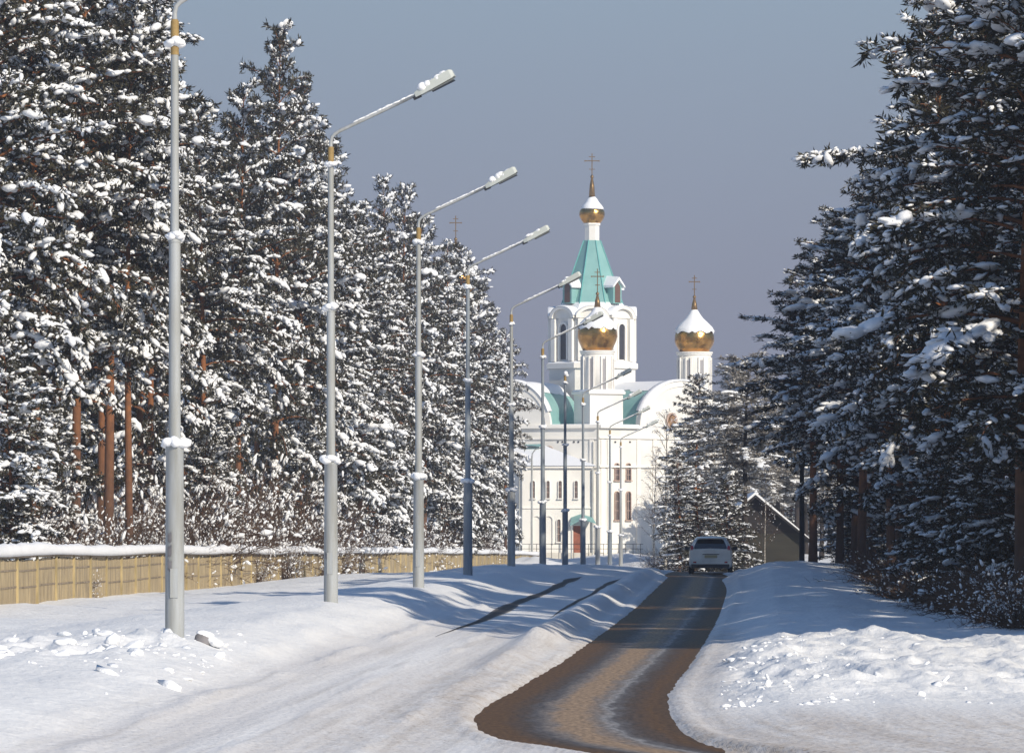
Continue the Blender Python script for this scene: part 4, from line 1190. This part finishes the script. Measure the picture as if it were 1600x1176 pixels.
# annex
AW = Wall(738, 417.5, 816, 412.0); AF = Wall(816, 412.0, 926, 412.6)
zt2 = Z(729, 412)
b = MB(); prism_plan(b, [tuple(AW.a), tuple(AW.b), tuple(AF.b), (X(926, 419), 419.5), (X(738, 423), 423)], GZc - 2, zt2); part(b, "annex_wall", M['plaster'])
b = MB(); AW.slab(b, 738, 816, 727, 731, 0, .28); AF.slab(b, 816, 926, 727, 731, 0, .28); AF.slab(b, 816, 926, 792, 794, 0, .12); part(b, "cornice", M['plaster2'])
b = MB(); AW.slab(b, 738, 816, 863, 885, 0, .2); AF.slab(b, 816, 926, 863, 885, 0, .2); part(b, "plinth", M['plinth'])
zp = Z(694, 416)
b = MB()
A0 = (*(AW.a + AW.n * .35), zt2 + .1); A1 = (*(AW.b + AF.n * .45), zt2 + .1); A2 = (*(AF.b + AF.n * .4 + AF.d * .3), zt2 + .1); A3 = (X(928, 420), 420, zt2 + .1); A4 = (X(738, 423), 423, zt2 + .1)
P1 = (X(800, 417), 417.5, zp - .1); P2 = (X(848, 417), 417.5, zp)
b.add([A0, A1, A2, A3, A4, P1, P2], [(0, 1, 5), (1, 2, 6, 5), (2, 3, 6), (3, 4, 5, 6), (4, 0, 5), (0, 4, 3, 2, 1)])
part(b, "annex_roof_snow", M['snow'])
b = MB(); v = []
for fx, fz in ((816, 694.2), (846, 693)): v.append((X(fx, 417.3), 417.2, Z(fz, 417)))
for fx, fz in ((846, 700.5), (820, 698)): v.append((X(fx, 416.3), 415.9, Z(fz, 416) + .16))
b.add(v, [(0, 1, 2, 3)]); o_ = part(b, "roof", M['teal'])
for px in (787, 833, 856, 875, 900):
    W = AW if px < 815 else AF; window(W, px, 2.4, 751, 778)
window(AW, 787, 2.6, 811, 846); window(AF, 873, 2.6, 811, 846); window(AW, 765, 2.4, 751, 778)
for px in (838, 857):
    b = MB(); AF.ring(b, px, 6, 806, 850, 1.3, 0, .14); part(b, "blind_arch", M['plaster2'])
p, _ = WL.at(858); b = MB(); disc(b, WL, p, Z(704, p[1]), .34, .44, 0, .12); fr = part(b, "window", M['wframe']); b = MB(); disc(b, WL, p, Z(704, p[1]), .001, .34, 0, .05); b.build("pane", M['louvre'], fr)
b = MB(); AF.slab(b, 895.5, 907, 821, 863, 0, .06); dr = part(b, "door", M['door'])
b = MB(); AF.slab(b, 893.8, 895.4, 819, 863, 0, .14); AF.slab(b, 907.1, 908.7, 819, 863, 0, .14); AF.slab(b, 895.5, 907, 819, 820.9, 0, .14); b.build("door_frame", M['plaster2'], dr)
b = MB(); pq, _ = AF.at(901); 
aw = [(-1.0, 0.0, 3.45), (.9, 0, 3.45), (-1.1, -1.5, 2.75), (1.2, -1.5, 2.95), (-.1, 0, 3.75), (0, -1.5, 3.35)]
zf = Z(868, 412)
vv = [(pq[0] + x_ + .5, pq[1] + y_, zf + z_) for x_, y_, z_ in aw]; vv += [(x_, y_, z_ - .07) for x_, y_, z_ in vv]
b.add(vv, [(0, 2, 5, 4), (4, 5, 3, 1), (6, 10, 11, 8), (10, 7, 9, 11), (2, 8, 11, 5), (5, 11, 9, 3), (0, 6, 8, 2), (1, 3, 9, 7)]); part(b, "awning", M['teal'])
for sx in (-.5, 1.6):
    b = MB(); tube(b, [(pq[0] + sx, pq[1] - 1.42, zf - 1), (pq[0] + sx, pq[1] - 1.42, zf + 2.78)], .05, 8); part(b, "awning_post", M['steel'])
for px, W, y0 in ((813.5, AW, 733), (925, AF, 733), (927.5, WL, 690)):
    b = MB(); q, _ = W.at(px, .16); tube(b, [(q[0], q[1], Z(866, q[1])), (q[0], q[1], Z(y0, q[1]))], .07, 8); part(b, "downpipe", M['steel'])

def cross(b, x, y, zb, hgt, w):
    th = .055
    box(b, (x, y, zb), (th * 1.5, th, hgt)); box(b, (x, y, zb + hgt * .66), (w, th * .9, th * 1.5)); box(b, (x, y, zb + hgt * .84), (w * .45, th * .9, th * 1.2))
    vv = []
    L = w * .25
    box(b, (x, y, zb + hgt * .30), (w * .4, th * .9, th * 1.2))
    for q in (-w / 2, w / 2): box(b, (x + q, y, zb + hgt * .66 - .03), (th * 1.4, th, th * 2.4))
def dome_set(cpx, Y, drum_r, drum_y0, drum_y1, R0, yb, ymax, ysn, ytip, yspire, ycross, slits=True, cap=True):
    k = Y / F; c = (X(cpx, Y), Y, 0)
    b = MB(); lathe(b, [(drum_r * k, Z(drum_y1, Y)), (drum_r * k, Z(drum_y0, Y))], c, 32); d = part(b, "drum", M['plaster'], smooth=False)
    for q in d.data.polygons: q.use_smooth = len(q.vertices) == 4
    b = MB(); lathe(b, [(drum_r * k, Z(drum_y0 + 5, Y)), ((drum_r + 1.6) * k, Z(drum_y0 + 4, Y)), ((drum_r + 1.6) * k, Z(drum_y0 + 2, Y)), ((drum_r + 3) * k, Z(drum_y0 + 1, Y)), ((drum_r + 3) * k, Z(drum_y0 - 1, Y))], c, 32); part(b, "cornice", M['plaster2'])
    if slits:
        b = MB(); b2 = MB()
        for q in range(8):
            a = -PI / 2 + (q + .5) * PI / 4; r = drum_r * k
            for s in (-1, 1):
                a2 = a + s * .16; box(b, (c[0] + math.cos(a2) * (r + .05), c[1] + math.sin(a2) * (r + .05), Z(drum_y1 - 3, Y)), (.14, .16, Z(drum_y0 + 8, Y) - Z(drum_y1 - 3, Y)), a2)
            box(b2, (c[0] + math.cos(a) * (r + .0), c[1] + math.sin(a) * (r + .0), Z(drum_y1 - 4, Y)), (.06, .38, Z(drum_y0 + 12, Y) - Z(drum_y1 - 4, Y)), a)
        part(b, "pilaster", M['plaster2']); part(b2, "window", M['slit'])
    H1 = yb - ymax; 
    prof = [(R0 * .70, yb + .5), (R0 * .74, yb - .5), (R0 * .84, yb - H1 * .35), (R0 * .95, yb - H1 * .68), (R0, ymax), (R0 * .98, ymax - (ymax - ysn) * .6), (R0 * .90, ysn), (R0 * .76, ysn - (ysn - ytip) * .25), (R0 * .50, ysn - (ysn - ytip) * .5), (R0 * .27, ysn - (ysn - ytip) * .75), (R0 * .15, ytip)]
    b = MB(); lathe(b, [(r * k, Z(y_, Y)) for r, y_ in prof], c, 40); part(b, "dome", M['gold'], smooth=True)
    if cap:
        n = 40; rs = np.random.RandomState(int(cpx)); b = MB()
        sp = [(R0 * .985, ysn + 3.5), (R0 * 1.0, ysn), (R0 * .90, ysn - (ysn - ytip) * .18), (R0 * .68, ysn - (ysn - ytip) * .40), (R0 * .44, ysn - (ysn - ytip) * .62), (R0 * .28, ysn - (ysn - ytip) * .84), (R0 * .16, ytip - 1)]
        v = []; 
        for i, (r, y_) in enumerate(sp):
            for q in range(n):
                a = 2 * PI * q / n; jr = rs.uniform(-.02, .02) * r; dy = rs.uniform(-2.6, 2.2) if i == 0 else 0
                v.append((c[0] + (r + jr) * k * math.cos(a), c[1] + (r + jr) * k * math.sin(a), Z(y_ + dy, Y)))
        b.add(v, [(i * n + q, i * n + (q + 1) % n, (i + 1) * n + (q + 1) % n, (i + 1) * n + q) for i in range(len(sp) - 1) for q in range(n)]); part(b, "dome_snow", M['snow'], smooth=True)
    b = MB(); lathe(b, [(R0 * .17 * k, Z(ytip + 1, Y)), (R0 * .13 * k, Z(ytip - (ytip - yspire) * .45, Y)), (.08 * 1.2, Z(yspire + 2, Y)), (.16, Z(yspire + 1, Y)), (.16, Z(yspire - 1, Y)), (.05, Z(yspire - 3, Y))], c, 14); part(b, "spire", M['oldgold'], smooth=True)
    b = MB(); hz = Z(ycross, Y) - Z(yspire - 2, Y); cross(b, c[0], c[1], Z(yspire - 2, Y), hz, hz * .52); part(b, "cross", M['oldgold'])
dome_set(933.5, 421.5, 25, 549, 613, 31, 548, 526, 510, 481, 459, 420)
dome_set(1085, 436, 26, 551, 640, 31, 550, 533, 517, 485, 464, 430)
dome_set(712, 440, 30, 470, 560, 36, 469, 445, 428, 402, 374, 337)
# pedestal of the near drum
b = MB(); pc = (X(935, 421.5), 421.5); rz = math.radians(25)
box(b, (pc[0], pc[1], ztop - .5), (3.35, 3.35, Z(615, 421) - ztop + .5), rz); part(b, "pedestal", M['plaster'])
b = MB(); box(b, (pc[0], pc[1], Z(616, 421) + .005), (3.7, 3.7, .26), rz); part(b, "cornice", M['plaster2'])
b = MB(); box(b, (pc[0], pc[1], Z(611.5, 421) + .008), (3.6, 3.6, .16), rz, .93); part(b, "ledge_snow", M['snow'])
# bell tower
TY = 433.0; tx = X(925, TY); kk = TY / F
def octpts(ap, a0=0.0):
    r = ap / math.cos(PI / 8); return [(tx + r * math.cos(-PI / 2 + PI / 8 + a0 + q * PI / 4), TY + r * math.sin(-PI / 2 + PI / 8 + a0 + q * PI / 4)) for q in range(8)]
def octprism(name, ap, y0, y1, m, ap2=None):
    b = MB(); A = octpts(ap * kk); B = octpts((ap2 or ap) * kk); z0, z1 = Z(y1, TY), Z(y0, TY)
    b.add([(x, y, z0) for x, y in A] + [(x, y, z1) for x, y in B], [tuple(range(8))[::-1], tuple(range(8, 16))] + [(i, (i + 1) % 8, (i + 1) % 8 + 8, i + 8) for i in range(8)]); return part(b, name, m)
octprism("tower_base", 67, 577, 670, M['plaster']); octprism("cornice", 71, 569, 576.9, M['plaster2']); octprism("ledge_snow", 70, 566, 568.9, M['snow'], 66)
octprism("belfry", 62, 496, 565.9, M['plaster'])
A = octpts(62 * kk)
for q in range(8):
    p0, p1 = np.array(A[q]), np.array(A[(q + 1) % 8])
    if p0[1] > TY + 1.5 and p1[1] > TY + 1.5: continue
    W = Wall.__new__(Wall); W.a, W.b = (p0, p1); d = W.b - W.a; W.L = np.hypot(*d); W.d = d / W.L; W.n = np.array([W.d[1], -W.d[0]]); W.ang = math.atan2(W.d[1], W.d[0])
    if W.n @ ((p0 + p1) / 2 - np.array([tx, TY])) < 0: W.n = -W.n
    mid_ = (p0 + p1) / 2; hw = W.L / 2
    def P3(u, z, o): g = mid_ + W.d * u + W.n * o; return (g[0], g[1], z)
    # arched gable over the face
    n = 16; an = np.linspace(0, PI, n + 1); zb, hh = Z(499, TY), Z(481, TY) - Z(499, TY)
    b = MB(); v = [P3(-hw * math.cos(a), zb + hh * math.sin(a), .10) for a in an] + [P3(-hw * math.cos(a), zb + hh * math.sin(a), -.7) for a in an]
    b.add(v, [tuple(range(n + 1)), tuple(range(n + 1, 2 * n + 2))[::-1]] + [(i, i + 1, n + 2 + i, n + 1 + i) for i in range(n)]); part(b, "gable", M['plaster'])
    b = MB(); v = []
    for s_, o in ((.80, .10), (1.02, .10), (.80, .42), (1.02, .42)):
        v += [P3(-hw * s_ * math.cos(a), zb + hh * s_ * math.sin(a), o) for a in an]
    k = n + 1
    b.add(v, sum([[(2 * k + i, 2 * k + i + 1, 3 * k + i + 1, 3 * k + i), (k + i, k + i + 1, 3 * k + i + 1, 3 * k + i), (i, i + 1, 2 * k + i + 1, 2 * k + i)] for i in range(n)], [])); part(b, "archivolt", M['plaster2'])
    b = MB(); v = []
    for s_, o in ((1.02, .45), (1.10, .35), (1.12, -.5), (1.0, -.75)): v += [P3(-hw * s_ * math.cos(a), zb + hh * s_ * math.sin(a) + .02, o) for a in an]
    b.add(v, sum([[(j * k + i, j * k + i + 1, (j + 1) * k + i + 1, (j + 1) * k + i) for i in range(1, n - 1)] for j in range(3)], [])); part(b, "edge_snow", M['snow'], smooth=True)
    # corner shafts and the tall opening, a flat plate with its inner shade as colour
    b = MB()
    for s_ in (-1, 1): g = mid_ + W.d * s_ * (hw - .42) + W.n * .2; box(b, (g[0], g[1], Z(565.8, TY)), (.5, .4, Z(500, TY) - Z(565.8, TY)), W.ang)
    part(b, "pilaster", M['plaster2'])
    zo0, zo1 = Z(563, TY), Z(508, TY); ow = .42
    out_ = [(-ow, zo0), (ow, zo0)] + [(ow * math.cos(a), zo1 - ow + ow * math.sin(a)) for a in np.linspace(0, PI, 9)]
    b = MB(); v = [P3(u, z, .0) for u, z in out_] + [P3(u, z, .03) for u, z in out_]; m_k = len(out_)
    b.add(v, [tuple(range(m_k, 2 * m_k))] + [(i, (i + 1) % m_k, (i + 1) % m_k + m_k, i + m_k) for i in range(m_k)]); pn = part(b, "window", M['opening'])
    b = MB(); ow2 = ow + .18
    i_ = [(-ow, zo0)] + [(-ow * math.cos(a), zo1 - ow + ow * math.sin(a)) for a in an] + [(ow, zo0)]; o_ = [(-ow2, zo0)] + [(-ow2 * math.cos(a), zo1 - ow + ow2 * math.sin(a)) for a in an] + [(ow2, zo0)]
    v = []; m_k = len(i_)
    for o in (0, .2):
        for L_ in (i_, o_): v += [P3(u, z, o) for u, z in L_]
    b.add(v, sum([[(2 * m_k + i, 2 * m_k + i + 1, 3 * m_k + i + 1, 3 * m_k + i), (m_k + i, m_k + i + 1, 3 * m_k + i + 1, 3 * m_k + i), (i, i + 1, 2 * m_k + i + 1, 2 * m_k + i)] for i in range(m_k - 1)], [])); b.build("frame", M['plaster2'], pn)
octprism("roof_snow", 62, 474, 495.9, M['snow'], 47)
octprism("tent_roof", 47.5, 376, 477, M['teal'], 12.5)
b = MB()
A = octpts(47.5 * kk + .04); B = octpts(12.5 * kk + .04)
for q in range(8): tube(b, [(*A[q], Z(477, TY)), (*B[q], Z(376, TY))], .05, 5)
part(b, "roof_ridge", mat("teal_ridge", (.13, .42, .40), .5))
for sg in (-1, 1, 3, 5):
    a = -PI / 2 + sg * PI / 4; u = np.array([math.cos(a), math.sin(a)]); v_ = np.array([-u[1], u[0]])
    zc0, zc1, zr = Z(476, TY), Z(449, TY), Z(440, TY); r0, r1 = 55 * kk, 20 * kk; hw = .55
    def Q(r, s, z): g = np.array([tx, TY]) + u * r + v_ * s; return (g[0], g[1], z)
    b = MB(); b.add([Q(r0, -hw, zc0), Q(r0, hw, zc0), Q(r0, hw, zc1), Q(r0, 0, zr), Q(r0, -hw, zc1), Q(r1, -hw, zc0), Q(r1, hw, zc0), Q(r1, hw, zc1), Q(r1, 0, zr), Q(r1, -hw, zc1)],
        [(0, 1, 2, 3, 4), (1, 6, 7, 2), (5, 0, 4, 9)]); dm = part(b, "dormer", M['teal'])
    b = MB(); b.add([Q(r0 + .03, -.36, zc0 + .1), Q(r0 + .03, .36, zc0 + .1), Q(r0 + .03, .36, zc1), Q(r0 + .03, 0, zr - .12), Q(r0 + .03, -.36, zc1)], [(0, 1, 2, 3, 4)]); b.build("louvre", M['louvre'], dm)
    b = MB(); e_ = .25; v = []
    for r in (r0 + .25, r1):
        for dz in (0, .28 if r > r1 else .5): v += [Q(r, -hw - e_, zc1 - .15 + dz * .6), Q(r, 0, zr + .05 + dz), Q(r, hw + e_, zc1 - .15 + dz * .6)]
    b.add(v, [(3, 4, 10, 9), (4, 5, 11, 10), (0, 1, 4, 3), (1, 2, 5, 4), (0, 3, 9, 6), (2, 8, 11, 5), (0, 6, 7, 1), (1, 7, 8, 2)]); b.build("dormer_snow", M['snow'], dm)
octprism("tower_neck", 11.3, 350, 375.9, M['plaster']); octprism("cornice", 12.8, 349, 352, M['plaster2'])
k = kk; c = (tx, TY, 0); R0 = 20.0
b = MB(); lathe(b, [(r * k, Z(y_, TY)) for r, y_ in [(12.5, 349.5), (14, 348), (17, 344), (19.5, 339), (20, 335), (19.4, 330), (17, 326), (13, 321), (9, 316), (6, 311), (5, 307)]], c, 36); part(b, "dome", M['gold'], smooth=True)
b = MB(); lathe(b, [(r * k, Z(y_, TY)) for r, y_ in [(17.2, 328), (17.8, 325.5), (15, 321), (10.6, 316), (7.6, 311), (4, 307)]], (c[0] + .03, c[1] - .02, 0), 28); part(b, "dome_snow", M['snow'], smooth=True)
b = MB(); lathe(b, [(5 * k, Z(309, TY)), (3.6 * k, Z(290, TY)), (1.6 * k, Z(279, TY)), (2.6 * k, Z(277.5, TY)), (2.6 * k, Z(275.5, TY)), (.05, Z(273, TY))], c, 14); part(b, "spire", M['oldgold'], smooth=True)
b = MB(); cross(b, tx, TY, Z(276, TY), Z(240, TY) - Z(276, TY), 1.35); part(b, "cross", M['oldgold'])

# railing before the church
t = thing("metal_railing", "low thin metal railing running before the church wall", "railing", (0, 0, 0))
W = Wall(790, 404, 1005, 400)
for i in range(19):
    q, _ = W.at(792 + i * 11.6); b = MB(); tube(b, [(q[0], q[1], H(*q) - .3), (q[0], q[1], Z(849, q[1]))], .025, 5); b.build("post", M['darkpost'], t)
for yy in (849.5, 857):
    a, c_ = W.a, W.b; b = MB(); tube(b, [(a[0], a[1], Z(yy, a[1])), (c_[0], c_[1], Z(yy, c_[1]))], .022, 5); b.build("rail", M['darkpost'], t)

# ------------------------------------------------------------------ log house, post, booth
HYY = 292.0
t = thing("log_house", "dark gabled log house with snowy roof between the trees behind the van", "house", (X(1180, HYY), HYY, H(X(1180, HYY), HYY)))
k = HYY / F; g0 = H(X(1180, HYY), HYY)
wz = Z(833, HYY) - g0; rzp = Z(773, HYY) - g0; hw = 78 * k
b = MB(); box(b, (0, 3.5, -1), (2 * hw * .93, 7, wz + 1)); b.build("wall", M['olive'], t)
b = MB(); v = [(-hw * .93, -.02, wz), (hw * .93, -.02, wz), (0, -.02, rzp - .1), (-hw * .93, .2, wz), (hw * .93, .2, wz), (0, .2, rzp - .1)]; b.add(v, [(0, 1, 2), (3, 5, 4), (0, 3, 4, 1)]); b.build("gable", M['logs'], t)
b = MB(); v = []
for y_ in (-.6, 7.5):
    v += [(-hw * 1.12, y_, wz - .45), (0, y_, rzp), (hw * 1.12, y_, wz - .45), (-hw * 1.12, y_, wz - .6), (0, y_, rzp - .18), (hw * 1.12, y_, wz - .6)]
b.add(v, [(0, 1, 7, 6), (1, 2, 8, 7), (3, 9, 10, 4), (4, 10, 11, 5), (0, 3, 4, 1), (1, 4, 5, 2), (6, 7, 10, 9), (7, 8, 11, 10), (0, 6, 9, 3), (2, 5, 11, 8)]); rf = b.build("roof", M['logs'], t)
b = MB(); v = []
for y_ in (-.40, 7.4):
    v += [(-hw * 1.1, y_, wz - .42), (0, y_, rzp + .02), (hw * 1.1, y_, wz - .42), (-hw * 1.06, y_, wz - .22), (0, y_, rzp + .20), (hw * 1.06, y_, wz - .22)]
b.add(v, [(3, 4, 10, 9), (4, 5, 11, 10), (0, 1, 4, 3), (1, 2, 5, 4), (6, 9, 10, 7), (7, 10, 11, 8), (0, 3, 9, 6), (2, 8, 11, 5)]); b.build("roof_snow", M['snow'], rf, smooth=False)
yp = 205.0
t = thing("utility_post", "dark wooden utility post at the inner edge of the right wood", "post", (X(1253, yp), yp, H(X(1253, yp), yp)))
b = MB(); hp = Z(716, yp) - t.location[2]; tube(b, [(0, 0, -.5), (0, 0, hp)], [.13, .10], 10); b.build("pole", M['darkpost'], t, smooth=True)
b = MB(); box(b, (0, -.08, hp - .35), (.8, .08, .09)); b.build("crossarm", M['darkpost'], t)
b = MB(); blobs(b, np.array([[0, 0, hp + .03]]), np.array([[.12, .12, .07]]), np.array([[1, 0, 0.]]), np.random.RandomState(1)); b.build("snow_cap", M['snow'], t, smooth=True)
yb_ = 335.0
t = thing("booth", "small dull red booth under the trees left of the van", "booth", (X(1066, yb_), yb_, Z(872, yb_)))
b = MB(); box(b, (0, .5, -.8), (.95, 1.0, 2.6)); b.build("wall", M['red'], t); b = MB(); box(b, (0, .5, 1.8), (1.2, 1.3, .12)); rf = b.build("roof", M['darkpost'], t); b = MB(); box(b, (0, .5, 1.92), (1.15, 1.25, .18), 0, .9); b.build("roof_snow", M['snow'], rf)
b = MB(); box(b, (0, -.02, .1), (.6, .05, 1.5)); b.build("door", M['darkpost'], t)

# ------------------------------------------------------------------ van
def make_van():
    yv_ = 183.0; x = X(1110, yv_)
    t = thing("minivan", "white minivan driving away on the swept road, red tail lamps at its dark rear window", "van", (x, yv_, float(base(yv_)) + CZ + .0), math.radians(-3))
    HWd = .86
    # sections along the length (y): (y, z floor, z belt, z roof, width scale, roof half width)
    secs = [(0.00, .42, .98, 1.02, .93, .80), (.05, .30, .98, 1.06, .965, .80), (.12, .24, .99, 1.20, .985, .70), (.26, .22, 1.0, 1.47, .995, .625), (.42, .22, 1.0, 1.53, 1.0, .61), (1.2, .22, .98, 1.56, 1.0, .62), (2.3, .22, .96, 1.55, 1.0, .62),
            (2.9, .22, .95, 1.42, 1.0, .66), (3.4, .22, .93, 1.10, .99, .68), (3.55, .22, .92, 1.0, .98, .72), (4.0, .25, .80, .84, .93, .7), (4.25, .35, .62, .66, .80, .62)]
    prof = []
    for (y, zf_, zbelt, zr, ws, rw) in secs:
        W_ = HWd * ws; rr = rw * ws
        ring = [(0, zf_), (W_ * .88, zf_), (W_ * .985, zf_ + .08), (W_, (zf_ + zbelt) / 2), (W_ * .985, zbelt - .03), (W_ * .965, zbelt)]
        top = zr
        ring += [((W_ * .965) * .5 + rr * .5 + .01, (zbelt + top) / 2 + .01), (rr, top - .07 * min(1, (top - zbelt) / .4)), (rr * .86, top - .015 * min(1, (top - zbelt) / .4)), (0, top + .015)]
        full = ring + [(-a, z) for a, z in ring[-2:0:-1]]
        prof.append([(a, y, z) for a, z in full])
    k = len(prof[0]); b = MB(); v = sum(prof, [])
    b.add(v, [(i * k + q, i * k + (q + 1) % k, (i + 1) * k + (q + 1) % k, (i + 1) * k + q) for i in range(len(prof) - 1) for q in range(k)] + [tuple(range(k)), tuple((len(prof) - 1) * k + q for q in range(k))[::-1]])
    body = b.build("body", M['carpaint'], t, smooth=True)
    body.data.set_sharp_from_angle(angle=math.radians(38)) if hasattr(body.data, 'set_sharp_from_angle') else None
    # rear window (follows the sloped tailgate)
    def rear(pts, lift=.02):
        out_ = []
        for a, z in pts:
            y = np.interp(z, [1.0, 1.06, 1.20, 1.47], [.03, .05, .12, .26]) - lift
            out_.append((a, y, z))
        return out_
    b = MB(); o1 = rear([(-.62, 1.03), (.62, 1.03), (.66, 1.08), (.60, 1.25), (.53, 1.40), (.45, 1.45), (-.45, 1.45), (-.53, 1.40), (-.60, 1.25), (-.66, 1.08)]); o2 = [(a, y + .03, z) for a, y, z in o1]; n = len(o1)
    b.add(o1 + o2, [tuple(range(n))] + [(i, n + i, n + (i + 1) % n, (i + 1) % n) for i in range(n)]); b.build("rear_window", M['glass'], t)
    b = MB(); box(b, (0, .14, 1.475), (1.06, .28, .035)); b.build("spoiler", M['carpaint'], t)
    b = MB(); box(b, (0, .165, 1.46), (.24, .01, .012)); b.build("brake_light", M['tail'], t)
    for s in (-1, 1):
        b = MB(); q = rear([(s * .69, .99), (s * .80, .99), (s * .775, 1.17), (s * .70, 1.18), (s * .665, 1.07)], .035); q2 = [(a, y + .16, z) for a, y, z in q]; n = 5
        b.add(q + q2, [tuple(range(n)) if s > 0 else tuple(range(n))[::-1]] + [(i, n + i, n + (i + 1) % n, (i + 1) % n) for i in range(n)]); b.build("tail_light", M['tail'], t)
        b = MB(); v = [(s * .835, .75, 1.03), (s * .835, 3.0, 1.0), (s * .66, 2.75, 1.40), (s * .655, .85, 1.43)]; v = [(a + s * .012, y, z) for a, y, z in v] + [(a - s * .03, y, z) for a, y, z in v]
        b.add(v, [(0, 1, 2, 3), (0, 4, 5, 1), (1, 5, 6, 2), (2, 6, 7, 3), (3, 7, 4, 0)]); b.build("side_window", M['glass'], t)
        b = MB(); box(b, (s * .96, 2.75, .98), (.18, .1, .13)); b.build("mirror", M['dark_plastic'], t)
        for yw in (.68, 3.3):
            w_ = MB(); ring = [(.19, -.09), (.29, -.095), (.315, -.06), (.315, .06), (.29, .095), (.19, .09)]
            vv = []; n = 24
            for (r, a) in ring:
                for q in range(n): th = 2 * PI * q / n; vv.append((s * .775 + a, yw + r * math.cos(th), .315 + r * math.sin(th)))
            w_.add(vv, [(i * n + q, i * n + (q + 1) % n, ((i + 1) % 6) * n + (q + 1) % n, ((i + 1) % 6) * n + q) for i in range(6) for q in range(n)])
            wheel = w_.build("wheel", M['tyre'], t, smooth=False)
            w_ = MB(); vv = [(s * (.775 + .085), yw, .315)] + [(s * (.775 + .07), yw + .195 * math.cos(2 * PI * q / 20), .315 + .195 * math.sin(2 * PI * q / 20)) for q in range(20)]
            w_.add(vv, [(0, 1 + q, 1 + (q + 1) % 20) for q in range(20)]); w_.build("rim", M['rim'], wheel)
    b = MB(); box(b, (0, -.03, .40), (1.60, .14, .20)); b.build("bumper", M['carpaint'], t)
    b = MB(); box(b, (0, -.01, .25), (1.50, .16, .148)); b.build("bumper_skirt", M['dark_plastic'], t)
    b = MB(); box(b, (.02, -.012, .66), (.50, .02, .12)); b.build("licence_plate", M['plate'], t)
    b = MB(); box(b, (.02, -.010, .80), (.66, .02, .03)); b.build("trim", M['dark_plastic'], t)
    for s in (-1, 1):
        b = MB(); box(b, (s * .62, -.108, .45), (.12, .01, .06)); b.build("reflector", M['tail'], t)
    b = MB(); tube(b, [(.45, -.10, .24), (.45, .2, .24)], .03, 8); b.build("exhaust", M['darkpost'], t)
make_van()
for o in C.objects:
    if o.name == 'minivan': o.scale = (1, 1, .95)
[o for o in C.objects if o.name == 'minivan'][0].scale = (1, 1, .94)

for o in C.objects:
    if o.parent and o.name.split('.')[0] in ('twig_snow', 'crown_snow', 'branch_snow', 'bough_snow'): o['kind'] = 'stuff'
# ------------------------------------------------------------------ frosty air
HAZE = 0.00040
hz = MB(); box(hz, (0, 2800, -18), (5200, 5800, 75))
if HAZE:
    ho = hz.build("haze", None, None)
    m = bpy.data.materials.new("frosty_air"); m.use_nodes = True; n = m.node_tree
    n.nodes.remove(n.nodes["Principled BSDF"]); vol = n.nodes.new("ShaderNodeVolumePrincipled")
    vol.inputs["Color"].default_value = (0.80, 0.86, 1.0, 1); vol.inputs["Density"].default_value = HAZE; vol.inputs["Anisotropy"].default_value = .2
    n.links.new(vol.outputs[0], n.nodes["Material Output"].inputs["Volume"]); ho.data.materials.append(m)
    tag(ho, kind='stuff')
